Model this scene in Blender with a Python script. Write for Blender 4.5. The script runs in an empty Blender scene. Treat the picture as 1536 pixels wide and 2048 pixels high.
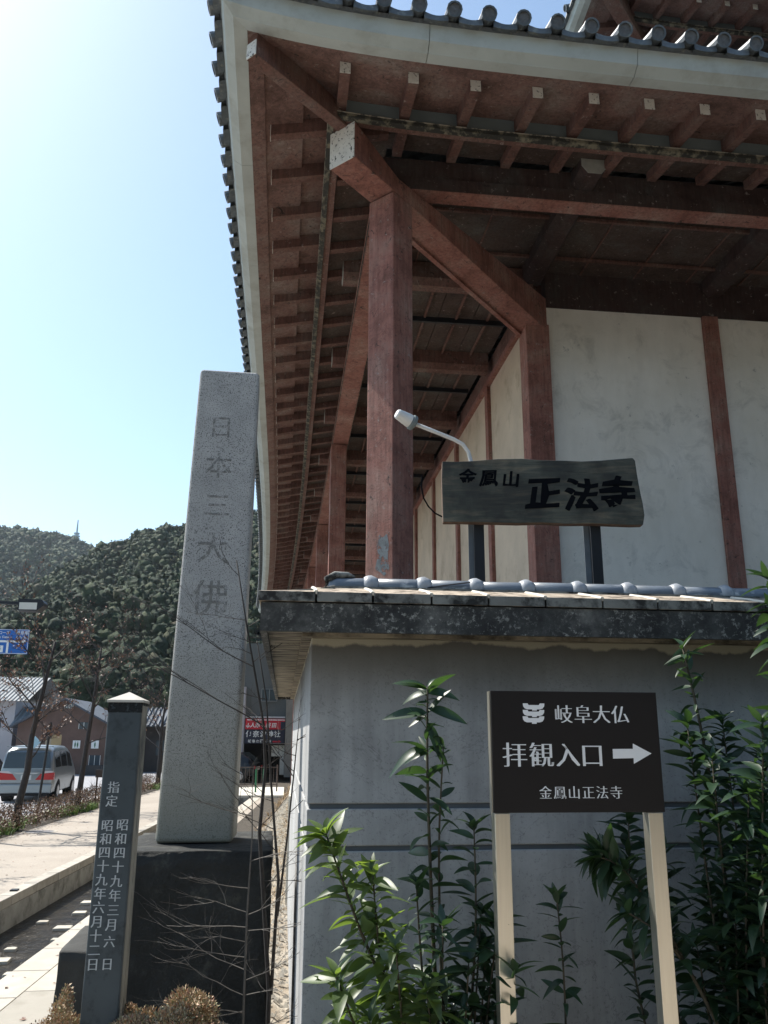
import bpy, bmesh, math, random
from mathutils import Vector, Matrix
R = math.radians
rnd = random.Random(7)
C = bpy.context.scene.collection
scene = bpy.context.scene

# ------------------------------------------------------------------ camera
EYE = 2.3
PITCH, AZ, ROLL = R(15.06), R(6.6), R(0.29)
fwd = Vector((math.sin(AZ)*math.cos(PITCH), math.cos(AZ)*math.cos(PITCH), math.sin(PITCH)))
r0 = Vector((math.cos(AZ), -math.sin(AZ), 0)); u0 = r0.cross(fwd)
rt = r0*math.cos(ROLL)-u0*math.sin(ROLL)*-1; up = u0*math.cos(ROLL)-r0*math.sin(ROLL)
cd = bpy.data.cameras.new('camera'); cam = bpy.data.objects.new('camera', cd); C.objects.link(cam)
M = Matrix(((rt.x, up.x, -fwd.x, 0), (rt.y, up.y, -fwd.y, 0), (rt.z, up.z, -fwd.z, EYE), (0, 0, 0, 1)))
cam.matrix_world = M
cd.sensor_fit = 'VERTICAL'; cd.sensor_height = 32.0; cd.lens = 32.0*1657/2048
cd.clip_start = 0.05; cd.clip_end = 6000
scene.camera = cam

# ------------------------------------------------------------------ light
SUN = Vector((-0.78*math.cos(R(53)), 0.626*math.cos(R(53)), math.sin(R(53)))).normalized()
w = bpy.data.worlds.new('World'); scene.world = w; w.use_nodes = True
nt = w.node_tree; nt.nodes.clear()
sky = nt.nodes.new('ShaderNodeTexSky'); sky.sky_type = 'NISHITA'; sky.sun_disc = False
sky.sun_elevation = R(53); sky.sun_rotation = math.atan2(SUN.x, SUN.y)
sky.altitude = 50; sky.air_density = 1.0; sky.dust_density = 1.05; sky.ozone_density = .9
bg = nt.nodes.new('ShaderNodeBackground'); bg.inputs[1].default_value = 0.128
wo = nt.nodes.new('ShaderNodeOutputWorld')
tint = nt.nodes.new('ShaderNodeMix'); tint.data_type = 'RGBA'; tint.blend_type = 'MULTIPLY'; tint.inputs[0].default_value = 1; tint.inputs[7].default_value = (.96, 1.03, .99, 1)
nt.links.new(sky.outputs[0], tint.inputs[6]); nt.links.new(tint.outputs[2], bg.inputs[0]); nt.links.new(bg.outputs[0], wo.inputs[0])
sl = bpy.data.lights.new('sun', 'SUN'); sl.energy = 4.6; sl.angle = R(0.5); sl.color = (1.0, 0.95, 0.87)
so = bpy.data.objects.new('sun', sl); C.objects.link(so)
so.rotation_euler = SUN.to_track_quat('Z', 'Y').to_euler()
scene.view_settings.view_transform = 'Standard'; scene.view_settings.look = 'None'
scene.view_settings.exposure = 0.82; scene.view_settings.gamma = 1.0
scene.view_settings.use_curve_mapping = False

# ------------------------------------------------------------------ materials
def nmat(name):
    m = bpy.data.materials.new(name); m.use_nodes = True
    t = m.node_tree; b = t.nodes['Principled BSDF']
    return m, t, b
def pos(t, sc=(1, 1, 1)):
    g = t.nodes.new('ShaderNodeNewGeometry'); mp = t.nodes.new('ShaderNodeMapping')
    mp.inputs['Scale'].default_value = sc
    t.links.new(g.outputs['Position'], mp.inputs[0]); return mp.outputs[0]
def noise(t, v, scale, detail=4, rough=.55, dist=0.):
    n = t.nodes.new('ShaderNodeTexNoise'); n.inputs['Scale'].default_value = scale
    n.inputs['Detail'].default_value = detail; n.inputs['Roughness'].default_value = rough
    n.inputs['Distortion'].default_value = dist
    t.links.new(v, n.inputs['Vector']); return n.outputs[0]
def ramp(t, f, stops):
    r = t.nodes.new('ShaderNodeValToRGB'); e = r.color_ramp.elements
    while len(e) < len(stops): e.new(.5)
    for i, (p_, c) in enumerate(stops):
        e[i].position = p_; e[i].color = (c, c, c, 1) if isinstance(c, (int, float)) else (*c, 1)
    t.links.new(f, r.inputs[0]); return r.outputs[0]
def mix(t, f, a, b, mode='MIX'):
    m = t.nodes.new('ShaderNodeMix'); m.data_type = 'RGBA'; m.blend_type = mode
    for s, x in ((m.inputs[0], f), (m.inputs[6], a), (m.inputs[7], b)):
        if isinstance(x, (int, float)): s.default_value = x
        elif isinstance(x, (tuple, list)): s.default_value = (*x, 1)
        else: t.links.new(x, s)
    return m.outputs[2]
def bump(t, b, h, strength=.3, dist=.01):
    n = t.nodes.new('ShaderNodeBump'); n.inputs['Strength'].default_value = strength
    n.inputs['Distance'].default_value = dist
    t.links.new(h, n.inputs['Height']); t.links.new(n.outputs[0], b.inputs['Normal'])
def simple(name, col, rough=.7, var=.25, scale=8, bs=.2, bd=.004, fine=80, metal=0., dirt=None, dirtscale=3, dl=(.5, .68), stretch=(1, 1, 1), spec=.4):
    m, t, b = nmat(name); v = pos(t, stretch)
    n = noise(t, v, scale, 6)
    c = ramp(t, n, [(.25, tuple(x*(1-var) for x in col)), (.75, tuple(min(1, x*(1+var)) for x in col))])
    if dirt:
        d = ramp(t, noise(t, v, dirtscale, 8, .65), [(dl[0], 0.), (dl[1], 1.)])
        c = mix(t, d, c, dirt)
    t.links.new(c, b.inputs['Base Color'])
    b.inputs['Roughness'].default_value = rough; b.inputs['Metallic'].default_value = metal
    b.inputs['Specular IOR Level'].default_value = spec
    if bs: bump(t, b, noise(t, v, fine, 5), bs, bd)
    return m
def objvar(m, amt=.15):
    """slight tone change from object to object"""
    t = m.node_tree; b = t.nodes['Principled BSDF']; l = b.inputs['Base Color'].links[0].from_socket
    oi = t.nodes.new('ShaderNodeObjectInfo'); mr = t.nodes.new('ShaderNodeMapRange')
    mr.inputs[3].default_value = 1-amt; mr.inputs[4].default_value = 1+amt
    t.links.new(oi.outputs['Random'], mr.inputs[0])
    hs = t.nodes.new('ShaderNodeHueSaturation'); t.links.new(mr.outputs[0], hs.inputs['Value'])
    t.links.new(l, hs.inputs['Color']); t.links.new(hs.outputs[0], b.inputs['Base Color']); return m

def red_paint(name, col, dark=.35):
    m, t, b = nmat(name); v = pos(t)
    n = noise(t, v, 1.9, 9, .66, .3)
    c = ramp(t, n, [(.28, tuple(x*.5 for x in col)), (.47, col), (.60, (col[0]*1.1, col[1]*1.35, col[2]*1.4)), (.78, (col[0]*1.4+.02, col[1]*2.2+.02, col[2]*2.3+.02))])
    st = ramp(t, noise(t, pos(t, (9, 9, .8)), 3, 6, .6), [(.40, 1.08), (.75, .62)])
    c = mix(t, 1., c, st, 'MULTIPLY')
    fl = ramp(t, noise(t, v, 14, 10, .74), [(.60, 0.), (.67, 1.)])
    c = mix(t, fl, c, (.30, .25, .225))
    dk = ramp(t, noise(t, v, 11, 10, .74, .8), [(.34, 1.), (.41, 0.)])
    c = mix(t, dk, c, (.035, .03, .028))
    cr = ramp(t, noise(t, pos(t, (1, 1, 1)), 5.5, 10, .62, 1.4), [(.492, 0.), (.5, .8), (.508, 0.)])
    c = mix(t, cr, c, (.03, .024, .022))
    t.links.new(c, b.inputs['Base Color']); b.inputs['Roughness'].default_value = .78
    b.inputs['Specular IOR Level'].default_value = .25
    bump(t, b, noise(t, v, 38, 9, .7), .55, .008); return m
DARKBROWN = None
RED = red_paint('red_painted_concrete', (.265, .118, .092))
DARKBROWN = red_paint('dark_brown_paint', (.058, .036, .032))  # dark brown coat for the front-side beams and wall plate
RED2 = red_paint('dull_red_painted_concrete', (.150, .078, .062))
def plaster():
    m, t, b = nmat('white_plaster'); v = pos(t)
    c = ramp(t, noise(t, v, .9, 8, .6), [(.3, (.68, .645, .57)), (.7, (.84, .81, .75))])
    st = ramp(t, noise(t, pos(t, (3, 3, .8)), 1.2, 7, .6), [(.42, 1.), (.8, .88)])
    c = mix(t, 1., c, st, 'MULTIPLY')
    dk = ramp(t, noise(t, v, 6, 10, .75), [(.30, 1.), (.37, 0.)])
    c = mix(t, dk, c, (.36, .35, .33))
    s2 = ramp(t, noise(t, v, 2.3, 9, .72, .6), [(.52, 1.), (.70, .74)])
    c = mix(t, 1., c, s2, 'MULTIPLY')
    t.links.new(c, b.inputs['Base Color']); b.inputs['Roughness'].default_value = .85
    bump(t, b, noise(t, v, 30, 8, .65), .25, .006); return m
PLASTER = plaster()
CREAM = simple('cream_plaster', (.52, .43, .33), .85, .15, 1.5, .25, .005, 30, dirt=(.34, .27, .2), dl=(.52, .75), dirtscale=2)
WHITETIP = simple('flaking_white_paint', (.62, .60, .55), .8, .12, 12, .5, .004, 60, dirt=(.10, .095, .085), dirtscale=26, dl=(.56, .62))
TIPGREY = simple('grey_painted_beam_end', (.30, .30, .27), .8, .2, 8, .3, .004, 60)
FASCIA = simple('grey_green_concrete', (.40, .44, .42), .8, .12, 2.2, .2, .004, 90, dirt=(.29, .30, .27), dirtscale=2.4, dl=(.5, .75))
LIP = simple('mossy_lip', (.17, .155, .11), .85, .3, 12, .4, .006, 60, dirt=(.03, .03, .025), dirtscale=9, dl=(.40, .52))
LIPL = simple('pale_lip_line', (.33, .30, .24), .85, .3, 12, .4, .006, 60, dirt=(.05, .05, .04), dirtscale=9, dl=(.5, .58))
TEALPANEL = simple('grey_teal_board', (.14, .17, .175), .8, .15, 4)
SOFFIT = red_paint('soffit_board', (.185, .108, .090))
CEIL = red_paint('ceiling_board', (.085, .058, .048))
TILE = objvar(simple('dark_roof_tile', (.085, .10, .11), .45, .3, 20, .3, .003, 90, dirt=(.20, .21, .19), dirtscale=14, dl=(.55, .68), spec=.6), .2)
TILEDISC = simple('tile_end_disc', (.115, .125, .135), .6, .3, 30, .6, .006, 70)
def capface():
    m, t, b = nmat('blackened_concrete'); v = pos(t)
    base = ramp(t, noise(t, v, 3.2, 9, .7), [(.38, (.022, .022, .022)), (.52, (.05, .052, .05)), (.68, (.155, .155, .145))])
    fk = ramp(t, noise(t, v, 30, 9, .8), [(.53, 0.), (.62, 1.)])
    msk = ramp(t, noise(t, pos(t, (5, 5, 1.2)), 1.4, 5), [(.36, .08), (.56, 1.)])
    c = mix(t, mix(t, 1., fk, msk, 'MULTIPLY'), base, (.34, .34, .31))
    t.links.new(c, b.inputs['Base Color']); b.inputs['Roughness'].default_value = .9
    bump(t, b, noise(t, v, 60, 8, .7), .6, .008); return m
CAPFACE = capface()
CAPTOP = objvar(simple('stained_tile_slab', (.42, .35, .27), .8, .3, 7, .5, .006, 60, dirt=(.10, .075, .055), dirtscale=13, dl=(.47, .6)), .12)
MORTAR = simple('pale_mortar', (.60, .57, .50), .9, .15, 9, .4, .005, 50)
SLABEDGE = simple('slab_edge', (.20, .205, .19), .85, .3, 6, .4, .005, 60, dirt=(.025, .026, .025), dirtscale=9, dl=(.46, .6))
SOFC = simple('stained_soffit', (.33, .29, .22), .85, .2, 3, .3, .005, 50, dirt=(.07, .06, .045), dirtscale=3.5, dl=(.42, .60), stretch=(1, 3.5, 1))
def wallrender():
    m, t, b = nmat('grey_render'); v = pos(t)
    c = ramp(t, noise(t, v, 1.1, 7, .55), [(.3, (.355, .355, .35)), (.7, (.46, .46, .455))])
    sp = ramp(t, noise(t, v, 75, 3, .6), [(.33, .74), (.41, 1.)])
    c = mix(t, 1., c, sp, 'MULTIPLY')
    st = ramp(t, noise(t, pos(t, (7, 7, .45)), 1.3, 8, .62), [(.42, 1.06), (.72, .80)])
    c = mix(t, 1., c, st, 'MULTIPLY')
    bl = ramp(t, noise(t, v, 2.6, 10, .7, .4), [(.38, .84), (.55, 1.), (.75, 1.08)])
    c = mix(t, 1., c, bl, 'MULTIPLY')
    hc = ramp(t, noise(t, v, 1.3, 10, .6, 1.6), [(.497, 1.), (.5, .62), (.503, 1.)])
    c = mix(t, 1., c, hc, 'MULTIPLY')
    pt = ramp(t, noise(t, v, 24, 2, .5), [(.20, .55), (.25, 1.)])
    c = mix(t, 1., c, pt, 'MULTIPLY')
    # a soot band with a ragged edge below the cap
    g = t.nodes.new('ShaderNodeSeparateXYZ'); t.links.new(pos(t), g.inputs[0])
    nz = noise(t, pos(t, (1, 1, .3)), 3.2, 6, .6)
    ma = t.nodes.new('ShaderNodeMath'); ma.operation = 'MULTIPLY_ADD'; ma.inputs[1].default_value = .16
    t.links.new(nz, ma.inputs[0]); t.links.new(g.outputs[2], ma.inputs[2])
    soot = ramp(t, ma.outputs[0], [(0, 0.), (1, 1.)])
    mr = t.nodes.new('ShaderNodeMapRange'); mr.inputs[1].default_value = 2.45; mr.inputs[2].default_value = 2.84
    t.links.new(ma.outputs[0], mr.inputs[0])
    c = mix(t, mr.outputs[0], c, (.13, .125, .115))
    mr2 = t.nodes.new('ShaderNodeMapRange'); mr2.inputs[1].default_value = 2.842; mr2.inputs[2].default_value = 2.856
    t.links.new(ma.outputs[0], mr2.inputs[0])
    c = mix(t, mr2.outputs[0], c, (.40, .37, .29))
    t.links.new(c, b.inputs['Base Color']); b.inputs['Roughness'].default_value = .9
    bump(t, b, noise(t, v, 120, 4, .6), .35, .003); return m
RENDERW = wallrender()
GROOVE = simple('groove_paint', (.10, .115, .13), .8, .15, 5)
def granite(name, a, b_, dot, sc=95):
    m, t, b = nmat(name); v = pos(t)
    c = ramp(t, noise(t, v, 5, 6), [(.3, a), (.7, b_)])
    vo = t.nodes.new('ShaderNodeTexVoronoi'); vo.inputs['Scale'].default_value = sc*.9
    t.links.new(v, vo.inputs['Vector'])
    c2 = ramp(t, noise(t, v, sc, 2, .5), [(.36, dot), (.43, (1, 1, 1))])
    c = mix(t, 1., c, c2, 'MULTIPLY')
    c3 = ramp(t, vo.outputs['Distance'], [(.0, (1.25, 1.25, 1.25)), (.25, (1, 1, 1)), (.8, (.86, .86, .86))])
    c = mix(t, 1., c, c3, 'MULTIPLY')
    g = t.nodes.new('ShaderNodeSeparateXYZ'); t.links.new(pos(t), g.inputs[0])
    ma = t.nodes.new('ShaderNodeMath'); ma.operation = 'MULTIPLY_ADD'; ma.inputs[1].default_value = -1.5
    t.links.new(noise(t, v, 2.5, 6), ma.inputs[0]); t.links.new(g.outputs[2], ma.inputs[2])
    mr = t.nodes.new('ShaderNodeMapRange'); mr.inputs[1].default_value = .6; mr.inputs[2].default_value = 2.6
    mr.inputs[3].default_value = .75; mr.inputs[4].default_value = 0.
    t.links.new(ma.outputs[0], mr.inputs[0])
    c = mix(t, mr.outputs[0], c, tuple(x*.62*k for x, k in zip(a, (1.05, 1.02, .8))))
    t.links.new(c, b.inputs['Base Color']); b.inputs['Roughness'].default_value = .8
    bump(t, b, noise(t, v, 130, 3), .35, .003); return m
GRANITE = granite('speckled_granite', (.35, .345, .33), (.47, .46, .44), (.20, .20, .20), 125)
CARVED = simple('weathered_carving', (.215, .21, .195), .9, .3, 30, .5, .004, 90)
PEDST = simple('dark_rough_stone', (.022, .023, .022), .9, .45, 3, .9, .03, 14, dirt=(.065, .065, .055), dirtscale=6, dl=(.56, .70))
PLINTH = simple('blackened_plinth', (.045, .045, .042), .9, .35, 5, .6, .01, 30)
SLATE = simple('polished_dark_stone', (.066, .084, .094), .5, .22, 3, .15, .002, 120, dirt=(.035, .045, .052), dirtscale=9, dl=(.52, .62))
SLATESIDE = simple('lit_stone_side', (.30, .285, .24), .8, .2, 5, .3, .003, 60, dirt=(.07, .08, .08), dirtscale=3, dl=(.5, .64), stretch=(1, 1, .5))  # light on the post's right side, painted in as paler stone
PALECAP = simple('pale_stone_cap', (.50, .48, .43), .85, .15, 10, .3, .004, 60)
INKW = simple('white_incised_paint', (.56, .59, .60), .8, .12, 40, 0)
SIGNB = simple('dark_brown_enamel', (.017, .015, .015), .45, .1, 2, .03, .001, 40, spec=.25)
LETTER = simple('white_letter_film', (.80, .82, .83), .6, .03, 20, 0)
STEEL = simple('brushed_steel_post', (.74, .69, .58), .34, .06, 3, .12, .002, 60, metal=.9, stretch=(30, 30, 1))
BLACKST = simple('black_steel', (.012, .014, .018), .5, .2, 6, .1)
WHITEST = simple('white_painted_steel', (.62, .63, .62), .45, .06, 10, .1, .001, 40)
def oldwood():
    m, t, b = nmat('weathered_board'); v = pos(t, (1.2, 1.2, 9))
    c = ramp(t, noise(t, v, 3, 9, .65, .8), [(.28, (.028, .034, .028)), (.5, (.064, .068, .052)), (.72, (.15, .125, .085))])
    k = ramp(t, noise(t, pos(t), 3.2, 5), [(.42, .38), (.6, 1.1)])
    c = mix(t, 1., c, k, 'MULTIPLY')
    t.links.new(c, b.inputs['Base Color']); b.inputs['Roughness'].default_value = .65
    bump(t, b, noise(t, pos(t, (1.5, 1.5, 30)), 4, 8, .6), .5, .006); return m
WOOD = oldwood()
WOODEDGE = simple('bark_edge', (.13, .085, .06), .8, .35, 12, .5, .008, 40, stretch=(1, 1, 5))
INKB = simple('black_ink', (.004, .005, .007), .9, .1, 5, 0, spec=.05)
def leafmat(name, col, back, tr=.35):
    m, t, b = nmat(name)
    oi = t.nodes.new('ShaderNodeObjectInfo')
    c = ramp(t, oi.outputs['Random'], [(0., tuple(x*.7 for x in col)), (.6, col), (1., tuple(x*1.35 for x in back))])
    c = mix(t, noise(t, pos(t), 18, 3), c, tuple(x*1.15 for x in back))
    t.links.new(c, b.inputs['Base Color']); b.inputs['Roughness'].default_value = .42
    b.inputs['Specular IOR Level'].default_value = .5
    tl = t.nodes.new('ShaderNodeBsdfTranslucent'); t.links.new(mix(t, 1., c, (3.1, 3.1, .95), 'MULTIPLY'), tl.inputs[0])
    ms = t.nodes.new('ShaderNodeMixShader'); ms.inputs[0].default_value = tr
    t.links.new(b.outputs[0], ms.inputs[1]); t.links.new(tl.outputs[0], ms.inputs[2])
    t.links.new(ms.outputs[0], t.nodes['Material Output'].inputs[0]); return m
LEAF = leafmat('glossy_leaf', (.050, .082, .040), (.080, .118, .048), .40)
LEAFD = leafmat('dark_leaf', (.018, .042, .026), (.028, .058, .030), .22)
STEM = simple('leafy_stem', (.07, .06, .04), .7, .2, 20)
TWIGD = simple('dark_twig', (.035, .03, .027), .8, .3, 20)
TWIGP = simple('pale_twig', (.10, .09, .08), .7, .3, 30)
def islandleaf(name, stops):
    m, t, b = nmat(name); g = t.nodes.new('ShaderNodeNewGeometry')
    c = ramp(t, g.outputs['Random Per Island'], stops)
    t.links.new(c, b.inputs['Base Color']); b.inputs['Roughness'].default_value = .55; return m
AZALEA = islandleaf('azalea_leaf', [(0, (.26, .12, .08)), (.3, (.44, .30, .18)), (.6, (.46, .37, .23)), (.8, (.22, .24, .12)), (1, (.58, .40, .28))])
HEDGE = islandleaf('hedge_leaf', [(0, (.10, .05, .035)), (.5, (.19, .10, .065)), (.8, (.13, .10, .05)), (1, (.24, .15, .09))])
WEED = islandleaf('weed_leaf', [(0, (.10, .20, .04)), (.6, (.17, .29, .06)), (1, (.28, .33, .10))])
DRYLEAF = islandleaf('dry_leaf', [(0, (.09, .05, .035)), (.5, (.17, .09, .06)), (1, (.26, .13, .07))])
STRAW = islandleaf('dry_grass', [(0, (.30, .20, .11)), (.5, (.42, .30, .17)), (.8, (.20, .13, .07)), (1, (.5, .38, .22))])
BARK = simple('street_tree_bark', (.035, .031, .030), .85, .3, 12, .6, .01, 30)
def forest(name, stops):
    m, t, b = nmat(name); g = t.nodes.new('ShaderNodeNewGeometry')
    c = ramp(t, g.outputs['Random Per Island'], stops)
    c = mix(t, 1., c, ramp(t, noise(t, pos(t), .8, 6, .7), [(.3, .55), (.7, 1.35)]), 'MULTIPLY')
    t.links.new(c, b.inputs['Base Color']); b.inputs['Roughness'].default_value = .8
    b.inputs['Specular IOR Level'].default_value = .25
    bump(t, b, noise(t, pos(t), 1.3, 8, .75), 1., .9); return m
FOREST = forest('evergreen_forest', [(0, (.022, .040, .022)), (.5, (.038, .062, .030)), (.8, (.056, .080, .034)), (.96, (.085, .092, .045)), (1, (.09, .078, .05))])
HILLM = simple('forest_floor', (.022, .032, .020), .95, .4, .05)
def paving():
    m, t, b = nmat('beige_paving'); v = pos(t)
    c = ramp(t, noise(t, v, .6, 8, .6), [(.3, (.31, .268, .222)), (.7, (.40, .355, .30))])
    sp = ramp(t, noise(t, v, 60, 3, .6), [(.33, .72), (.45, 1.)])
    c = mix(t, 1., c, sp, 'MULTIPLY')
    cr = ramp(t, noise(t, v, 2.2, 10, .8, 1.2), [(.49, 1.), (.5, .82), (.51, 1.)])
    c = mix(t, 1., c, cr, 'MULTIPLY')
    t.links.new(c, b.inputs['Base Color']); b.inputs['Roughness'].default_value = .9
    bump(t, b, noise(t, v, 90, 5), .3, .004); return m
PAVE = paving()
PAVEG = simple('grey_beige_slab', (.34, .315, .27), .9, .12, 1.5, .25, .003, 60, dirt=(.26, .24, .2), dirtscale=1.5)
PAVEL = simple('light_kerb_slab', (.44, .405, .345), .9, .12, 3, .25, .003, 60, dirt=(.36, .33, .28), dirtscale=4, dl=(.5, .75))
KERBST = objvar(simple('kerb_stone', (.40, .37, .32), .9, .15, 4, .3, .004, 50, dirt=(.3, .28, .24), dirtscale=5), .08)
CHWALL = simple('channel_wall', (.33, .32, .29), .9, .2, 4, .4, .006, 40, dirt=(.14, .14, .12), dirtscale=3)
ROADM = simple('sun_bleached_road', (.30, .30, .31), .9, .08, .8, .3, .004, 60)
SOIL = simple('planting_soil', (.06, .05, .038), .95, .35, 6, .7, .02, 40)
GRAVEL = simple('gravel', (.36, .32, .26), .95, .35, 40, .9, .02, 30, dirt=(.2, .15, .1), dirtscale=2, dl=(.45, .7))
def water():
    m, t, b = nmat('dark_shallow_water'); v = pos(t)
    t.links.new(ramp(t, noise(t, v, 3, 6), [(.35, (.014, .012, .010)), (.7, (.045, .038, .028))]), b.inputs['Base Color'])
    b.inputs['Roughness'].default_value = .22; b.inputs['Specular IOR Level'].default_value = .10; bump(t, b, noise(t, v, 9, 5, .6, .8), .8, .05); return m
WATER = water()
STONETOP = objvar(simple('stepping_stone', (.48, .45, .38), .85, .2, 12), .15)
SILVER = simple('silver_car_paint', (.27, .30, .32), .3, .03, 1, 0, metal=.55)
BLACKCAR = simple('black_car_paint', (.012, .014, .018), .2, .05, 1, 0)
GLASS = simple('dark_car_glass', (.012, .017, .021), .06, .05, 1, 0, spec=.8)
TAILR = simple('red_tail_light', (.42, .018, .02), .25, .1, 6, 0)
RUBBER = simple('tyre_rubber', (.018, .018, .018), .85, .1, 6)
RIM = simple('alloy_rim', (.4, .41, .42), .35, .05, 4, 0, metal=.8)
PLATE = simple('plate', (.6, .61, .6), .5, .05, 4, 0)
BLUE = simple('road_sign_blue', (.015, .12, .42), .5, .04, 4, 0)
SIGNW = simple('sign_white', (.72, .74, .74), .5, .04, 4, 0)
SHOPRED = simple('shop_red', (.48, .018, .035), .5, .06, 4, 0)
NAVY = simple('shop_navy', (.014, .02, .045), .5, .1, 4, 0)
BRICK = simple('brown_brick_wall', (.13, .085, .07), .9, .18, 2, .3, .01, 12)
GREYW = simple('grey_building_wall', (.115, .125, .125), .85, .1, 1)
CONC = simple('concrete_column', (.20, .20, .19), .9, .15, 3)
HWHITE = simple('pale_house_wall', (.50, .47, .48), .9, .08, 1)
HROOF = simple('pale_house_tile', (.22, .235, .24), .6, .2, 3)
BROOF = simple('blue_grey_house_tile', (.08, .095, .115), .75, .3, 3)
DARKIN = simple('dark_opening', (.010, .011, .013), .8, .1, 2)
TRIM = simple('white_trim', (.66, .66, .64), .7, .05, 4)
WINGL = simple('house_window_glass', (.05, .07, .085), .12, .1, 2, 0)
BROWNB = simple('brown_board', (.05, .035, .028), .7, .2, 5)
GREENP = simple('green_paint', (.02, .13, .06), .6, .1, 5)
RUST = simple('dark_rail', (.07, .05, .045), .7, .2, 9)
TOWERM = simple('pale_tower_steel', (.42, .5, .56), .6, .1, 1)
LAMPGL = simple('milky_lamp_glass', (.62, .62, .56), .5, .05, 4, 0)
MANH = simple('manhole_iron', (.16, .15, .15), .6, .2, 20, .5, .004, 50)

# ------------------------------------------------------------------ builders
def worn(m, sc, lo, hi, a=.0, b=1.):
    """ragged: the coat survives only in patches"""
    t = m.node_tree; bs = t.nodes['Principled BSDF']; tr = t.nodes.new('ShaderNodeBsdfTransparent'); ms = t.nodes.new('ShaderNodeMixShader')
    t.links.new(ramp(t, noise(t, pos(t), sc, 6, .7), [(lo, a), (hi, b)]), ms.inputs[0])
    t.links.new(tr.outputs[0], ms.inputs[1]); t.links.new(bs.outputs[0], ms.inputs[2]); t.links.new(ms.outputs[0], t.nodes['Material Output'].inputs[0])
class MB:
    def __init__(s): s.v = []; s.f = []; s.mi = []
    def add(s, vs, fs, mi=0):
        o = len(s.v); s.v += [tuple(p) for p in vs]; s.f += [tuple(i+o for i in f) for f in fs]; s.mi += [mi]*len(fs)
    def hexa(s, p, mi=0):     # p: 4 bottom then 4 top
        s.add(p, [(3, 2, 1, 0), (4, 5, 6, 7), (0, 1, 5, 4), (1, 2, 6, 5), (2, 3, 7, 6), (3, 0, 4, 7)], mi)
    def box(s, a, b, mi=0):
        (x0, y0, z0), (x1, y1, z1) = a, b
        s.hexa([(x0, y0, z0), (x1, y0, z0), (x1, y1, z0), (x0, y1, z0), (x0, y0, z1), (x1, y0, z1), (x1, y1, z1), (x0, y1, z1)], mi)
    def bar(s, a, b, w_, h_, mi=0, upv=(0, 0, 1)):   # rectangular bar centred on a-b
        a, b = Vector(a), Vector(b); d = (b-a).normalized(); sd = d.cross(Vector(upv)).normalized(); u = sd.cross(d)
        sd = sd*w_/2; u = u*h_/2
        s.hexa([a-sd-u, a+sd-u, b+sd-u, b-sd-u, a-sd+u, a+sd+u, b+sd+u, b-sd+u], mi)
    def tube(s, pts, rad, n=6, mi=0, cap=True):
        pts = [Vector(p) for p in pts]; rings = []
        if not isinstance(rad, (list, tuple)): rad = [rad]*len(pts)
        for i, p in enumerate(pts):
            d = (pts[min(i+1, len(pts)-1)]-pts[max(i-1, 0)])
            d = d.normalized() if d.length > 1e-9 else Vector((0, 0, 1))
            a = d.cross(Vector((0, 0, 1)) if abs(d.z) < .9 else Vector((1, 0, 0))).normalized(); b = d.cross(a)
            rings.append([p+(a*math.cos(2*math.pi*k/n)+b*math.sin(2*math.pi*k/n))*rad[i] for k in range(n)])
        fs = []
        for i in range(len(pts)-1):
            for k in range(n): fs.append((i*n+k, i*n+(k+1) % n, (i+1)*n+(k+1) % n, (i+1)*n+k))
        if cap: fs += [tuple(range(n))[::-1], tuple(range((len(pts)-1)*n, len(pts)*n))]
        s.add([p for r in rings for p in r], fs, mi)
    def prism(s, poly, o, ux, uy, th, mi=0, mis=None):   # polygon in plane (ux,uy) at o, thickness vector th
        o, ux, uy, th = Vector(o), Vector(ux), Vector(uy), Vector(th); n = len(poly)
        a = [o+ux*x+uy*y for x, y in poly]; b = [p+th for p in a]
        s.add(a+b, [tuple(range(n)), tuple(range(2*n-1, n-1, -1))], mi)
        s.add(a+b, [(i, (i+1) % n, n+(i+1) % n, n+i) for i in range(n)], mi if mis is None else mis)
    def build(s, name, mats, parent=None, kind=None, smooth=False, loc=None, bevel=0, label=None, fixn=True):
        me = bpy.data.meshes.new(name)
        off = Vector((0, 0, 0))
        if loc is not None: off = Vector(loc)
        elif parent is not None: off = world_of(parent)
        me.from_pydata([tuple(Vector(p)-off) for p in s.v], [], s.f)
        for m in (mats if isinstance(mats, (list, tuple)) else [mats]): me.materials.append(m)
        me.polygons.foreach_set('material_index', s.mi)
        if smooth: me.polygons.foreach_set('use_smooth', [True]*len(s.f))
        me.update()
        if fixn:
            bm = bmesh.new(); bm.from_mesh(me)
            if bevel:
                bmesh.ops.remove_doubles(bm, verts=bm.verts, dist=1e-5)
            bmesh.ops.recalc_face_normals(bm, faces=bm.faces); bm.to_mesh(me); bm.free()
        o = bpy.data.objects.new(name, me); C.objects.link(o)
        if parent is not None:
            o.parent = parent; o.location = off-world_of(parent)
        else: o.location = off
        if bevel:
            bv = o.modifiers.new('bevel', 'BEVEL'); bv.width = bevel; bv.segments = 2; bv.limit_method = 'ANGLE'
        if kind: o['kind'] = kind
        if label: o['label'] = label
        return o
def world_of(o):
    v = Vector((0, 0, 0))
    while o is not None: v += o.location; o = o.parent
    return v
def thing(name, loc, label, cat, group=None):
    o = bpy.data.objects.new(name, None); C.objects.link(o); o.location = loc; o.empty_display_size = .2
    return tag(o, label, cat, group)
def tag(o, label, cat, group=None):
    o['label'] = label; o['category'] = cat
    if group: o['group'] = group
    return o
def link(me, name, parent, mw, label=None):
    """another object on shared mesh data; mw is its placement relative to parent origin"""
    o = bpy.data.objects.new(name, me); C.objects.link(o); o.parent = parent; o.matrix_local = mw
    if label: o['label'] = label
    return o
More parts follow.
